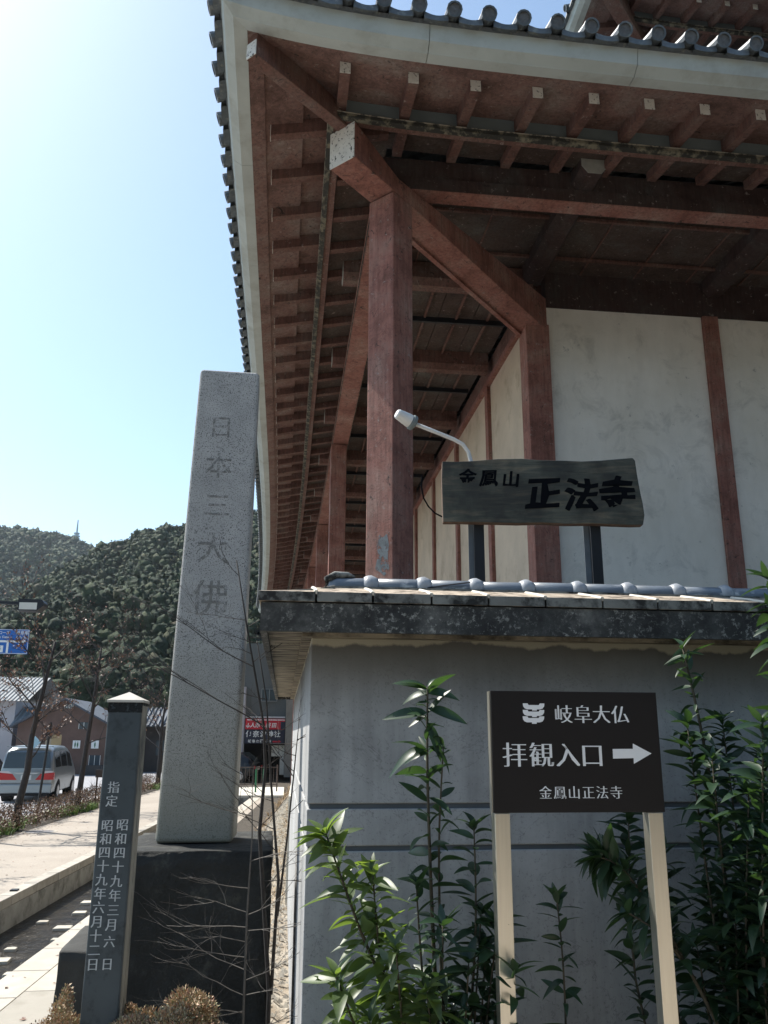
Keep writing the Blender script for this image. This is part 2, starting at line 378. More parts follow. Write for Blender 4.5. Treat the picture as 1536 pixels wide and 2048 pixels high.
def lettering(items, o, ux, uy, nrm, mat, name='lettering', parent=None, bold=.0, vert=.0, th=.0, shear=0., label=None, wob=0.):
    """items: (char, u, v, size) centres in metres along ux, uy; o origin; glyph outlines meshed on the face"""
    o, ux, uy, nrm = Vector(o), Vector(ux), Vector(uy), Vector(nrm); mb = MB()
    for ch, u, v, sz in items:
        t = bpy.data.curves.new('glyph', 'FONT'); t.body = ch; t.size = 1.; t.offset = bold; t.shear = shear
        t.resolution_u = 2; t.align_x = 'CENTER'
        ob = bpy.data.objects.new('glyph', t); C.objects.link(ob)
        dg = bpy.context.evaluated_depsgraph_get(); me = bpy.data.meshes.new_from_object(ob.evaluated_get(dg))
        k = 3 if vert else 1
        for j in range(k):
            du = (j-1)*vert if k > 1 else 0
            vs = []
            for q in me.vertices:
                x, y = q.co.x, q.co.y-.38
                if wob: x += wob*math.sin(y*9+u*40); y += wob*math.sin(x*8+u*23)+.12*x*shear
                vs.append(o+ux*(u+(x+du)*sz)+uy*(v+y*sz)+nrm*(.0015+j*.0006))
            mb.add(vs, [tuple(p.vertices) for p in me.polygons])
        bpy.data.objects.remove(ob); bpy.data.curves.remove(t); bpy.data.meshes.remove(me)
    if not mb.v: return None
    return mb.build(name, mat, parent, fixn=False, label=label)

# ------------------------------------------------------------------ ground, road, channel
SK = .062
def sx(x, y): return x+SK*(y-12.3)          # lines that run with the road
def strip(x0, x1, y0, y1, z, name, mat, kind='structure', n=1, parent=None, skew=True):
    mb = MB(); f = sx if skew else (lambda a, b: a)
    for i in range(n):
        a = y0+(y1-y0)*i/n; b = y0+(y1-y0)*(i+1)/n
        mb.add([(f(x0, a), a, z), (f(x1, a), a, z), (f(x1, b), b, z), (f(x0, b), b, z)], [(0, 1, 2, 3)])
    return mb.build(name, mat, parent, kind)
CH0, CH1, CY0, CY1 = -3.70, -2.42, -6., 33.      # channel left, right, near end, far end
g = MB()
F = 1380
for (a, b, y0, y1) in ((-F, CH0, CY0, CY1), (CH1, F, CY0, CY1)):
    g.add([(a if a < -99 else sx(a, y0), y0, 0), (b if b > 99 else sx(b, y0), y0, 0), (b if b > 99 else sx(b, y1), y1, 0), (a if a < -99 else sx(a, y1), y1, 0)], [(0, 1, 2, 3)])
g.add([(-F, CY1, 0), (F, CY1, 0), (F, F, 0), (-F, F, 0)], [(0, 1, 2, 3)])
g.add([(-F, -F, 0), (F, -F, 0), (F, CY0, 0), (-F, CY0, 0)], [(0, 1, 2, 3)])
g.build('ground', SOIL, None, 'structure')
strip(-6.75, -3.90, -6, 60, .006, 'sidewalk', PAVE)
strip(-40, -7.7, -10, 120, .006, 'road', ROADM)
strip(CH1+.40, -1.05, -5, 20, .006, 'path', PAVEG)
strip(-1.6, 14, -14, 2.9, .012, 'bounce_paving', PAVE, skew=False)  # added unseen pale paving that bounces sunlight up under the eaves
strip(CH1+.36, -1.85, 20, 33, .006, 'path', PAVE)
# channel floor, walls, water
ch = MB()
for a, b in (((CH0, 0), (CH0, -.45)), ((CH1, -.45), (CH1, 0))):
    ch.add([(sx(a[0], CY0), CY0, a[1]), (sx(b[0], CY0), CY0, b[1]), (sx(b[0], CY1), CY1, b[1]), (sx(a[0], CY1), CY1, a[1])], [(0, 1, 2, 3)])
ch.add([(sx(CH0, CY0), CY0, -.45), (sx(CH1, CY0), CY0, -.45), (sx(CH1, CY1), CY1, -.45), (sx(CH0, CY1), CY1, -.45)], [(0, 1, 2, 3)])
for y in (CY0, CY1):
    ch.add([(sx(CH0, y), y, -.45), (sx(CH1, y), y, -.45), (sx(CH1, y), y, 0), (sx(CH0, y), y, 0)], [(0, 1, 2, 3)])
ch.build('channel_bed', CHWALL, None, 'structure')
strip(CH0, CH1, CY0, CY1, -.30, 'water', WATER, n=4)
# kerb stones on the far side of the channel
kt = thing('channel_kerb', (sx(CH0, 12), 12, 0), 'raised pale stone kerb along the far side of the water channel', 'kerb')
y = 4.0; i = 0
while y < 33:
    L_ = .98
    m_ = MB(); x0, x1 = CH0-.20, CH0
    zt = .125+rnd.uniform(-.003, .003); dx = rnd.uniform(-.004, .004)
    m_.hexa([(sx(x0, y)+dx, y, .0), (sx(x1, y)+dx, y, 0.), (sx(x1, y+L_)+dx, y+L_, 0.), (sx(x0, y+L_)+dx, y+L_, .0),
             (sx(x0, y)+dx, y, zt), (sx(x1, y)+dx, y, zt), (sx(x1, y+L_)+dx, y+L_, zt), (sx(x0, y+L_)+dx, y+L_, zt)])
    m_.build('kerb_stone', KERBST, kt, bevel=.008); y += 1.0
m_ = MB(); m_.box((sx(CH0, 13.4)-.16, 13.3, .126), (sx(CH0, 13.4)-.06, 13.42, .145)); m_.build('iron_cleat', BLACKST, kt)
# flush border slabs on the near side
bt = thing('border_paving', (sx(CH1, 12), 12, 0), 'row of pale flush border slabs on the near edge of the water channel', 'paving')
y = 3.2
while y < 33:
    m_ = MB(); x0, x1 = CH1, CH1+.36; z1 = .02
    m_.hexa([(sx(x0, y), y, -.12), (sx(x1, y), y, -.12), (sx(x1, y+.885), y+.885, -.12), (sx(x0, y+.885), y+.885, -.12),
             (sx(x0, y), y, z1), (sx(x1, y), y, z1), (sx(x1, y+.885), y+.885, z1), (sx(x0, y+.885), y+.885, z1)])
    m_.build('border_slab', PAVEL, bt, bevel=.006); y += .9
# paving slabs between border and wall, laid out in rows
pt = thing('slab_paving', (-1.5, 8, 0), 'grey beige paving slabs between the water channel and the pedestal', 'paving')
y = 4.0
while y < 19:
    for k in range(2):
        x0 = CH1+.364+k*.556; m_ = MB(); z1 = .016+rnd.uniform(-.001, .001)
        m_.hexa([(sx(x0, y), y, .0), (sx(x0+.55, y), y, .0), (sx(x0+.55, y+1.19), y+1.19, .0), (sx(x0, y+1.19), y+1.19, .0),
                 (sx(x0, y), y, z1), (sx(x0+.55, y), y, z1), (sx(x0+.55, y+1.19), y+1.19, z1), (sx(x0, y+1.19), y+1.19, z1)])
        m_.build('paving_slab', PAVEL if (k == 0 and 8.2 < y < 9.4) else PAVEG, pt, bevel=.004)
    y += 1.2
# stepping stones standing out of the water
spots = [(-3.15, 11.2, .22), (-3.22, 11.75, .13), (-2.95, 12.9, .22), (-3.35, 13.3, .14), (-3.02, 13.9, .18), (-2.82, 12.2, .12), (-3.12, 14.7, .2), (-3.2, 15.8, .2), (-2.85, 15.2, .14),
         (-3.3, 16.6, .16), (-2.95, 17.4, .2), (-3.1, 9.9, .2), (-3.35, 10.4, .12), (-2.8, 10.6, .14), (-3.0, 18.6, .18), (-3.15, 20, .2)]
ORD = 'first second third fourth fifth sixth seventh eighth ninth tenth eleventh twelfth thirteenth fourteenth fifteenth sixteenth'.split()
for i, (x, yy, s_) in enumerate(sorted(spots, key=lambda q: q[1])):
    mb = MB(); n = 6; X = x+SK*(yy-12.3)
    ang = rnd.random(); pts = []
    mb.hexa([(X-s_*.6, yy-s_*.5, -.44), (X+s_*.62, yy-s_*.45, -.44), (X+s_*.55, yy+s_*.5, -.44), (X-s_*.55, yy+s_*.52, -.44),
             (X-s_*.55, yy-s_*.45, -.265), (X+s_*.55, yy-s_*.42, -.265), (X+s_*.5, yy+s_*.45, -.265), (X-s_*.5, yy+s_*.46, -.265)])
    o = mb.build('stepping_stone', STONETOP, None, loc=(X, yy, -.44), bevel=.012)
    tag(o, ORD[i]+' small flat stone in the channel water counted from the near end', 'stone', 'small flat stones in the channel water')
# gravel bed beside the wall
gb = MB(); N = 26; K = 70
def gx(t_, y): return (-1.05+SK*(y-12.3))*(1-t_)+(.13+.009*(y-4))*t_
vs = []
for j in range(K+1):
    y = 7.6+(44-7.6)*j/K
    for i in range(N+1):
        t_ = i/N; vs.append((gx(t_, y), y, .03+.14*math.sin(math.pi*min(1, t_*1.1))+rnd.uniform(-.02, .02)))
gb.add(vs, [(j*(N+1)+i, j*(N+1)+i+1, (j+1)*(N+1)+i+1, (j+1)*(N+1)+i) for j in range(K) for i in range(N)])
gb.build('gravel_bed', GRAVEL, None, 'structure', smooth=True)
def blades(mb, x, y, z, n, h, sp, wd=.006, lean=.7):
    for _ in range(n):
        a = rnd.uniform(0, 6.283); px, py = x+rnd.gauss(0, sp), y+rnd.gauss(0, sp)
        dx, dy = math.cos(a), math.sin(a); hh = h*rnd.uniform(.5, 1.1); l = lean*rnd.uniform(.3, 1.3)*hh
        wx, wy = -dy*wd, dx*wd
        mb.add([(px-wx, py-wy, z), (px+wx, py+wy, z), (px+dx*l*.5+wx*.7, py+dy*l*.5+wy*.7, z+hh*.7), (px+dx*l*.5-wx*.7, py+dy*l*.5-wy*.7, z+hh*.7), (px+dx*l, py+dy*l, z+hh*.8)],
               [(0, 1, 2, 3), (3, 2, 4)])
mb = MB()
for k in range(260):
    y = rnd.uniform(9, 30)+rnd.random()**3*12; t_ = rnd.uniform(.0, .75)
    blades(mb, gx(t_, y), y, .06, 14, .16, .10, .007, 1.2)
mb.build('dry_grass', STRAW, None, 'stuff', fixn=False)
mb = MB()
for k in range(5200):
    y = rnd.uniform(7.7, 30); t_ = rnd.random(); s_ = rnd.uniform(.008, .03); x = gx(t_, y); z = .05+.13*math.sin(math.pi*min(1, t_*1.1))
    mb.add([(x-s_, y-s_*.6, z), (x+s_*.8, y-s_, z), (x+s_, y+s_*.8, z), (x-s_*.6, y+s_, z), (x+rnd.uniform(-.3, .3)*s_, y, z+s_*1.1)], [(0, 1, 4), (1, 2, 4), (2, 3, 4), (3, 0, 4)])
PEB = islandleaf('pebble', [(0, (.16, .14, .11)), (.4, (.34, .31, .26)), (1, (.5, .46, .38))])
mb.build('gravel', PEB, None, 'stuff', fixn=False)
mb = MB(); n = 24
mb.add([(-5.75+.33*math.cos(6.283*k/n), 22.1+.33*math.sin(6.283*k/n), .012) for k in range(n)], [tuple(range(n))])
mb.add([(-5.75+r_*math.cos(6.283*k/n), 22.1+r_*math.sin(6.283*k/n), .013) for r_ in (.33, .40) for k in range(n)], [(k, (k+1) % n, n+(k+1) % n, n+k) for k in range(n)], 1)
mb.box((-5.79, 21.8, .0121), (-5.71, 22.4, .017))
tag(mb.build('manhole_cover', [MANH, PAVEL], None, loc=(-5.75, 22.1, .0)), 'round dark iron manhole cover with pale rim in the sidewalk', 'manhole cover')
mb = MB(); lr = random.Random(9)
for k in range(900):
    u = lr.random(); y = lr.uniform(6, 30)
    x = sx(CH1+.36*lr.random(), y) if u < .1 else (sx(lr.uniform(-2.1, -1.1), y) if u < .35 else sx(-3.95-lr.random()**2*2.6, y) if u < .6 else sx(-6.7+abs(lr.gauss(0, .25)), y))
    a = lr.uniform(0, 6.28); s_ = lr.uniform(.012, .035); c_, d_ = math.cos(a)*s_, math.sin(a)*s_; z = .022 if u < .35 else .012
    mb.add([(x-c_, y-d_, z), (x+d_*.5, y-c_*.5, z+.006), (x+c_, y+d_, z+.003), (x-d_*.5, y+c_*.5, z+lr.uniform(.0, .012))], [(0, 1, 2, 3)])
mb.build('fallen_leaves', DRYLEAF, None, 'stuff', fixn=False)
# road kerb and hedge bed
kt = thing('road_kerb', (sx(-7.5, 20), 20, 0), 'pale kerb between the hedge bed and the road', 'kerb')
y = 10.
while y < 45:
    m_ = MB(); x0, x1 = -7.66, -7.48
    m_.hexa([(sx(x0, y), y, .0), (sx(x1, y), y, .0), (sx(x1, y+1.18), y+1.18, .0), (sx(x0, y+1.18), y+1.18, .0),
             (sx(x0, y), y, .14), (sx(x1, y), y, .14), (sx(x1, y+1.18), y+1.18, .14), (sx(x0, y+1.18), y+1.18, .14)])
    m_.build('kerb_stone', KERBST, kt, bevel=.01); y += 1.2

# ------------------------------------------------------------------ temple hall
XC, YC = -.82, 6.20                       # outer corner of the lower eave
hall = thing('temple_hall', (3.3, 10.2, 0), 'large temple hall with red timbers, white plaster walls and curved grey tiled eaves', 'temple')
XW, YW = 3.32, 10.24                      # outer wall planes
LEN = 44.
def wx(x, y):                             # the long eave bows out slightly towards its far end
    k = max(0., min(1., (3.33-x)/3.9)); return x-(.0010*(y-17)**2*k if y > 17 else 0)
class Eave:
    def __init__(s, xc, yc, z0, lift, xe, ye, bow=True): s.xc, s.yc, s.z0, s.li, s.xe, s.ye, s.bow = xc, yc, z0, lift, xe, ye, bow
    def lift(s, x, y): return s.li*math.exp(-max(x-s.xc, y-s.yc, 0)/1.1)
    def P(s, side, al, d, dz):            # side f: al = X, d = Y offset ; side l: al = Y
        if side == 'f': x, y = al, s.yc+d
        else: x, y = s.xc+d, al
        z = s.z0+dz+s.lift(x, y)
        return Vector((wx(x, y) if s.bow else x, y, z))
    def rng(s, side, d, n_=40):
        a0, a1 = (s.xc+d, s.xe) if side == 'f' else (s.yc+d, s.ye)
        out = []; L_ = a1-a0
        for i in range(n_+1):
            t_ = (i/n_)**1.6; out.append(a0+L_*t_)
        return out
    def loft(s, side, prof, mb, n_=40, mi=0, closed=False):
        cols = [[s.P(side, a, d, dz) for a in s.rng(side, d, n_)] for d, dz in prof]
        m = len(prof); vs = [p for c in cols for p in c]; k = n_+1
        fs = [(j*k+i, j*k+i+1, ((j+1) % m)*k+i+1, ((j+1) % m)*k+i) for j in range(m if closed else m-1) for i in range(n_)]
        mb.add(vs, fs, mi)
SL = .2
def build_eave(E_, front_raf, left_raf, din, parent, roofrise, pitchlen, big=True, kio=1.10):
    # soffit boards (upper layer), a step in the boarding
    mb = MB()
    for sd in 'fl':
        E_.loft(sd, [(.25, .0), (.40, .03)], mb)
        E_.loft(sd, [(.40, .03), (.402, .055), (.80, .125)], mb)
        E_.loft(sd, [(.80, .125), (.802, .175), (kio+.06, .175+SL*(kio-.8))], mb)
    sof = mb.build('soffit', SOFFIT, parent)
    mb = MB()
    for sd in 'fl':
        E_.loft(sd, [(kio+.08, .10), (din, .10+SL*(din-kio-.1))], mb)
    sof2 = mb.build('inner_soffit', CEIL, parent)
    # teal boards standing between rafters above the lip
    mb = MB()
    for sd in 'fl': E_.loft(sd, [(kio+.03, .0), (kio+.03, .26), (kio+.055, .26), (kio+.055, .0)], mb, closed=True)
    mb.build('rafter_infill', TEALPANEL, parent)
    mb = MB()
    for sd in 'fl':
        E_.loft(sd, [(kio-.03, -.02), (kio-.03, .025), (kio+.10, .035), (kio+.10, -.03)], mb, closed=True)
    mb.build('eave_lip', RED2, parent)
    mb = MB()
    for sd in 'fl':
        E_.loft(sd, [(kio-.042, -.025), (kio-.042, .008), (kio-.0325, .008), (kio-.0325, -.025)], mb, closed=True)
        E_.loft(sd, [(kio-.042, -.034), (kio-.042, -.026), (kio+.02, -.036), (kio+.02, -.044)], mb, closed=True)
    mb.build('lip_edge', LIP, parent)
    mb = MB()
    for sd in 'fl': E_.loft(sd, [(kio-.046, .0085), (kio-.046, .020), (kio-.033, .020), (kio-.033, .0085)], mb, closed=True)
    mb.build('lip_line', LIPL, parent)
    # rafters
    for sd, lst in (('f', front_raf), ('l', left_raf)):
        for a in lst:
            hw = .052; h = .135
            mb = MB(); d0, d1 = .46, kio+.03
            def q(d, da, dz): 
                p = E_.P(sd, a, d, .085+SL*(d-.5)+dz)
                return p+(Vector((da, 0, 0)) if sd == 'f' else Vector((0, da, 0)))
            mb.hexa([q(d0, -hw, -h), q(d0, hw, -h), q(d1, hw, -h), q(d1, -hw, -h), q(d0, -hw, .0), q(d0, hw, .0), q(d1, hw, .07), q(d1, -hw, .07)])
            r_ = mb.build('rafter', RED2, sof)
            mt = MB()
            mt.hexa([q(d0-.006, -hw, -h), q(d0-.006, hw, -h), q(d0-.0005, hw, -h), q(d0-.0005, -hw, -h), q(d0-.006, -hw, 0), q(d0-.006, hw, 0), q(d0-.0005, hw, 0), q(d0-.0005, -hw, 0)])
            mt.build('rafter_tip', WHITETIP, sof)
            mb = MB(); d0, d1 = kio+.11, din-.02; hh = .11
            if (a-(E_.xc if sd == 'f' else E_.yc)) > kio+.15:
                def q2(d, da, dz):
                    p = E_.P(sd, a, d, .10+SL*(d-kio-.1)+dz)
                    return p+(Vector((da, 0, 0)) if sd == 'f' else Vector((0, da, 0)))
                mb.hexa([q2(d0, -hw, -hh), q2(d0, hw, -hh), q2(d1, hw, -hh), q2(d1, -hw, -hh), q2(d0, -hw, 0), q2(d0, hw, 0), q2(d1, hw, 0), q2(d1, -hw, 0)])
                mb.build('inner_rafter', RED2, sof2)
    # fascia in cast panels
    for sd in 'fl':
        a0 = E_.xc if sd == 'f' else E_.yc; a1 = E_.xe if sd == 'f' else E_.ye
        cuts = [0.] + [1.95+2.02*k for k in range(60)]
        prof = [(0.0, .215), (.0, .195), (.035, .05), (.115, -.002), (.125, -.012), (.25, -.004), (.25, .03), (.14, .215)]
        for i in range(len(cuts)-1):
            s0, s1 = cuts[i], min(cuts[i+1]-.006, a1-a0)
            if s0 >= a1-a0: break
            n_ = 10; cols = []
            for d, dz in prof:
                c0 = a0+(d if i == 0 else s0); c1 = a0+s1
                cols.append([E_.P(sd, c0+(c1-c0)*k/n_, d, dz) for k in range(n_+1)])
            m = len(prof); kk = n_+1; mb = MB()
            mb.add([p for c in cols for p in c], [(j*kk+q_, j*kk+q_+1, ((j+1) % m)*kk+q_+1, ((j+1) % m)*kk+q_) for j in range(m) for q_ in range(n_)] +
                   [tuple(j*kk for j in range(m)), tuple(j*kk+n_ for j in range(m))[::-1]])
            mb.build('fascia_panel', FASCIA, parent)
    # roof slopes
    mb = MB()
    prs = [(-.02, .235), (1.2, .235+1.2*.42), (pitchlen, .235+roofrise)]
    for sd in 'fl':
        E_.loft(sd, prs, mb)
        E_.loft(sd, [(-.02, .235), (.0, .20), (.3, .20)], mb)
    slope = mb.build('roof_slope', TILE, parent)
    # tiles at the edge
    sp = .328
    n_ = 20
    for sd in 'fl':
        a0 = (E_.xc if sd == 'f' else E_.yc)
        a1 = E_.xe if sd == 'f' else E_.ye
        cnt = int((a1-a0)/sp)
        for i in range(cnt):
            a = a0+(.19 if sd == 'f' else -.02)+i*sp
            ax = Vector((1, 0, 0)) if sd == 'f' else Vector((0, 1, 0))
            p0 = E_.P(sd, a, -.13, .285); p1 = E_.P(sd, a, .62, .285+.75*.36); d = (p1-p0).normalized(); u = ax.cross(d).normalized()
            if u.z < 0: u = -u
            mb = MB(); seg = 12; r_ = .072
            rings = []
            for (tt, rr) in ((0.03, r_*.80), (0.03, r_*.72), (0, r_*.80), (0, r_*1.04), (.03, r_*1.04), (.05, r_), (1, r_)):
                c = p0+(p1-p0)*tt if tt > .06 else p0+d*tt
                rings.append([c+(ax*math.cos(2*math.pi*k/seg)+u*math.sin(2*math.pi*k/seg))*rr for k in range(seg)])
            rings = [[p0+d*.018+(ax*math.cos(2*math.pi*k/seg)+u*math.sin(2*math.pi*k/seg))*r_*.80 for k in range(seg)]]+rings[2:]
            fs = [(j*seg+k, j*seg+(k+1) % seg, (j+1)*seg+(k+1) % seg, (j+1)*seg+k) for j in range(len(rings)-1) for k in range(seg)]
            mb.add([p for r2 in rings for p in r2], fs); mb.add(rings[0], [tuple(range(seg))], 1)
            # small raised boss marks on the disc
            for rr, cnt2 in ((r_*.30, 1), (r_*.45, 3)):
                if cnt2 == 1: mb.add([p0+d*.012+(ax*math.cos(2*math.pi*k/8)+u*math.sin(2*math.pi*k/8))*r_*.2 for k in range(8)], [tuple(range(8))], 1)
            mb.build('round_tile', [TILE, TILEDISC], slope, smooth=False)
            if i < cnt-1:
                mb = MB(); m2 = 6; top = []; bot = []
                for k in range(m2+1):
                    t_ = k/m2; aa = a+.05+(sp-.10)*t_; sg = .032*math.sin(math.pi*t_)
                    for lst, dz in ((top, .268-sg), (bot, .195-sg*.5)):
                        lst.append((E_.P(sd, aa, -.075, dz), E_.P(sd, aa, .35, dz+.42*.36)))
                vs = [p for pr in (top, bot) for q_ in pr for p in q_]
                o_ = 2*(m2+1); fs = []
                for k in range(m2):
                    a_, b_ = 2*k, 2*k+2
                    fs += [(a_, b_, b_+1, a_+1), (o_+a_, o_+a_+1, o_+b_+1, o_+b_), (a_, o_+a_, o_+b_, b_)]
                mb.add(vs, fs); mb.build('pan_tile', TILE, slope)
    # tile ribs running up the slope, one mass
    mb = MB()
    for sd in 'fl':
        a0 = (E_.xc if sd == 'f' else E_.yc); a1 = E_.xe if sd == 'f' else E_.ye
        for i in range(int((a1-a0)/sp)):
            a = a0+(.19 if sd == 'f' else -.02)+i*sp
            if a-a0 < .7: continue
            dmax = min(pitchlen, a-a0)
            pts = [E_.P(sd, a, .6, .5), E_.P(sd, a, min(1.2, dmax), .5+.2), E_.P(sd, a, dmax, .24+(dmax/pitchlen)*roofrise)]
            if dmax < 1.3: pts = pts[:2]
            mb.tube(pts, .07, 6)
    mb.build('roof_tiling', TILE, parent, 'stuff')
    return sof
fr = [.37, 1.04, 1.66, 2.29, 2.87, 3.45, 4.04, 4.64]+[5.24+.6*k for k in range(10)]
lr = [7.64+.69*k for k in range(52)]
E1 = Eave(XC, YC, 8.46, .29, 11.5, LEN)
build_eave(E1, fr, lr, 1.75, hall, 3.2, 6.2)
# hip rafter of the flying eave and the big hip beam
def hipbar(name, ya, yb, w_, za, zb, zta, ztb, mat, parent=hall, c=-7.02):
    mb = MB(); k = w_/2/math.sqrt(2)
    def q(y, s_, z): return (y+c+s_*k, y-s_*k, z)
    mb.hexa([q(ya, -1, za), q(ya, 1, za), q(yb, 1, zb), q(yb, -1, zb), q(ya, -1, zta), q(ya, 1, zta), q(yb, 1, ztb), q(yb, -1, ztb)])
    return mb.build(name, mat, parent, bevel=.006)
hs = hipbar('hip_rafter', 6.50, 7.62, .13, 8.43, 8.50, 8.74, 8.70, RED2)
hipbar('hip_rafter_tip', 6.492, 6.4995, .13, 8.43, 8.43, 8.60, 8.60, WHITETIP, hs)
mb = MB(); k_ = .34/2/math.sqrt(2); vs = []
for y_, zb_, zt_ in ((7.42, 8.07, 8.50), (7.95, 8.05, 8.25), (10.5, 7.80, 8.32)):
    for sg_, z_ in ((-1, zb_), (1, zb_), (1, zt_), (-1, zt_)): vs.append((y_-7.02+sg_*k_, y_-sg_*k_, z_))
mb.add(vs, [(3, 2, 1, 0), (8, 9, 10, 11)]+[(a*4+b, a*4+(b+1) % 4, a*4+4+(b+1) % 4, a*4+4+b) for a in (0, 1) for b in range(4)])
hb = mb.build('hip_beam', RED, hall, bevel=.008)
hipbar('hip_beam_end', 7.412, 7.4195, .34, 8.06, 8.06, 8.50, 8.50, WHITETIP, hb)
mb = MB(); mb.bar((8.28-7.02-.135, 8.28+.135, 8.02), (10.36-7.02-.135, 10.36+.135, 7.812), .06, .06); mb.build('beam_fillet', RED, hb)
# outer posts: the corner one is turned by 45 degrees
mb = MB(); xo, yo, hw = .985, 8.0, .172
cs = [(-1, 0), (0, -1), (1, 0), (0, 1)]
k = hw*math.sqrt(2)
mb.hexa([(xo+a*k, yo+b*k, z) for z in (0., 8.03) for a, b in cs])
po = mb.build('post', RED, hall, bevel=.012, label='near corner post of the eaves, turned so one edge faces the camera')
mb = MB(); n = 11
pts = [(-.02, 3.85), (.02, 4.0), (.0, 4.12), (.035, 4.2), (.09, 4.17), (.13, 4.2), (.155, 4.08), (.14, 3.95), (.16, 3.85), (.10, 3.78), (.04, 3.83)]
a_ = Vector((1, -1, 0)).normalized(); nn = Vector((-1, -1, 0)).normalized()
o_ = Vector((xo, yo, 0))+nn*(hw+.0012)
mb.add([o_+a_*(x-.03)+Vector((0, 0, z)) for x, z in pts], [tuple(range(n))]); BP = simple('bare_grey_patch', (.16, .18, .19), .85, .3, 20, .4, .004, 60); mb.build('bare_patch', BP, po); worn(BP, 14, .40, .50, 0., 1.)
for yy in (16.35, 23.2, 29.5, 35.6, 41.5):
    mb = MB(); x = wx(.93, yy); mb.box((x-.16, yy-.16, 0), (x+.16, yy+.16, 8.10)); mb.build('post', RED, hall, bevel=.01)
for xx in (9.1,):
    mb = MB(); mb.box((xx-.17, yo-.17, 0), (xx+.17, yo+.17, 8.10)); mb.build('post', RED, hall, bevel=.01)
# outer beams
mb = MB(); mb.box((.84, 8.045, 8.28), (11.4, 8.27, 8.45)); eb = mb.build('eave_beam', RED, hall, bevel=.008)
mb = MB(); mb.box((.846, 8.038, 8.292), (11.4, 8.0445, 8.448)); mb.build('dark_facing', DARKBROWN, eb)  # beam front darker than its red underside
mb = MB(); mb.box((.90, 8.08, 8.452), (11.4, 8.2, 8.71)); mb.build('upper_beam', DARKBROWN, hall)
mb = MB()
ys = [8.2]+[16.2, 23.2, 29.5, 35.6, 41.5, LEN]
yy = 8.2; pr = [(-.155, 8.12), (.155, 8.12), (.155, 8.36), (-.155, 8.36)]; rows = []
while yy < LEN: rows.append(yy); yy += 1.5
vs = [(wx(.96, y)+a, y, z) for y in rows for a, z in pr]
mb.add(vs, [(i*4+j, i*4+(j+1) % 4, (i+1)*4+(j+1) % 4, (i+1)*4+j) for i in range(len(rows)-1) for j in range(4)]+[(3, 2, 1, 0)])
lb = mb.build('eave_beam', RED, hall)
mb = MB(); vs = [(wx(1.0, y)+a, y, z) for y in rows for a, z in ((-.08, 8.36), (.08, 8.36), (.08, 8.74), (-.08, 8.74))]
mb.add(vs, [(i*4+j, i*4+(j+1) % 4, (i+1)*4+(j+1) % 4, (i+1)*4+j) for i in range(len(rows)-1) for j in range(4)]+[(3, 2, 1, 0)])
mb.build('upper_beam', RED2, hall)
mb = MB()
for off in (-.172, .163):
    vs = [(wx(.96, y)+off+a, y, z) for y in rows for a, z in ((0, 8.135), (.009, 8.135), (.009, 8.165), (0, 8.165))]
    mb.add(vs, [(i*4+j, i*4+(j+1) % 4, (i+1)*4+(j+1) % 4, (i+1)*4+j) for i in range(len(rows)-1) for j in range(4)])
mb.build('beam_edge', LIP, hall)
# bracket beams crossing out to the eave, with chamfered painted ends
def bracket(side, at):
    mb = MB(); hw = .15; z0, z1 = (8.455, 8.715) if side == 'f' else (8.365, 8.69)
    oct_ = [(-hw, z1), (-hw, z0+.09), (-hw+.07, z0), (hw-.07, z0), (hw, z0+.09), (hw, z1)]
    if side == 'f':
        a = [(at+x, 7.74, z) for x, z in oct_]; b = [(at+x, 10.2, z) for x, z in oct_]; tip = [(p[0], 7.732, p[2]) for p in a]
    else:
        a = [(wx(.60, at), at+x, z) for x, z in oct_]; b = [(3.28, at+x, z) for x, z in oct_]; tip = [(p[0]-.008, p[1], p[2]) for p in a]
    n = 6
    mb.add(a+b, [tuple(range(n)), tuple(range(2*n-1, n-1, -1))]+[(i, (i+1) % n, n+(i+1) % n, n+i) for i in range(n)])
    o = mb.build('bracket_beam', DARKBROWN if side == 'f' else RED2, hall)
    mt = MB(); a2 = [(p[0], p[1]+(-.0005 if side == 'f' else 0), p[2]) for p in a]
    if side == 'l': a2 = [(p[0]-.0005, p[1], p[2]) for p in a]
    mt.add(tip+a2, [tuple(range(n)), tuple(range(2*n-1, n-1, -1))]+[(i, (i+1) % n, n+(i+1) % n, n+i) for i in range(n)])
    mt.build('beam_end', TIPGREY, o)
for xx in (3.28, 5.98, 8.7): bracket('f', xx)
by = [10.3+2.68*k for k in range(13)]
for yy in by: bracket('l', yy)
# ceiling of the arcade: boards, battens
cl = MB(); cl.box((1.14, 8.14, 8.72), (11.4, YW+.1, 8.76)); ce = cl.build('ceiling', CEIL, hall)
yy = YW+.1
i = 0
while yy < LEN-1:
    for k in range(4):
        m_ = MB(); x0 = 1.08+k*.56; z = 8.68+rnd.uniform(-.004, .004)
        m_.box((x0, yy, z), (x0+.548, yy+1.33, z+.03)); m_.build('ceiling_board', CEIL, ce)
    yy += 1.345
for k, x in enumerate((1.55, 1.95, 2.45, 2.95)):
    m_ = MB(); m_.box((x, 10.45, 8.62), (x+.035, LEN-1, 8.66)); m_.build('batten', RED2, ce)
for yy in [8.9+.9*k for k in range(2)]:
    m_ = MB(); m_.box((1.2, yy, 8.66), (11.3, yy+.035, 8.70)); m_.build('batten', RED2, ce)
for k in range(16):
    yy = 11.6+2.68*k/1.0
    if yy > LEN-2: break
    m_ = MB(); m_.box((1.1, yy, 8.56), (3.25, yy+.05, 8.64)); m_.build('cross_batten', BLACKST, ce)
for k in range(12):
    x = 1.6+.8*k; m_ = MB(); m_.box((x, 8.2, 8.70), (x+.02, YW, 8.718)); m_.build('batten', RED2, ce)
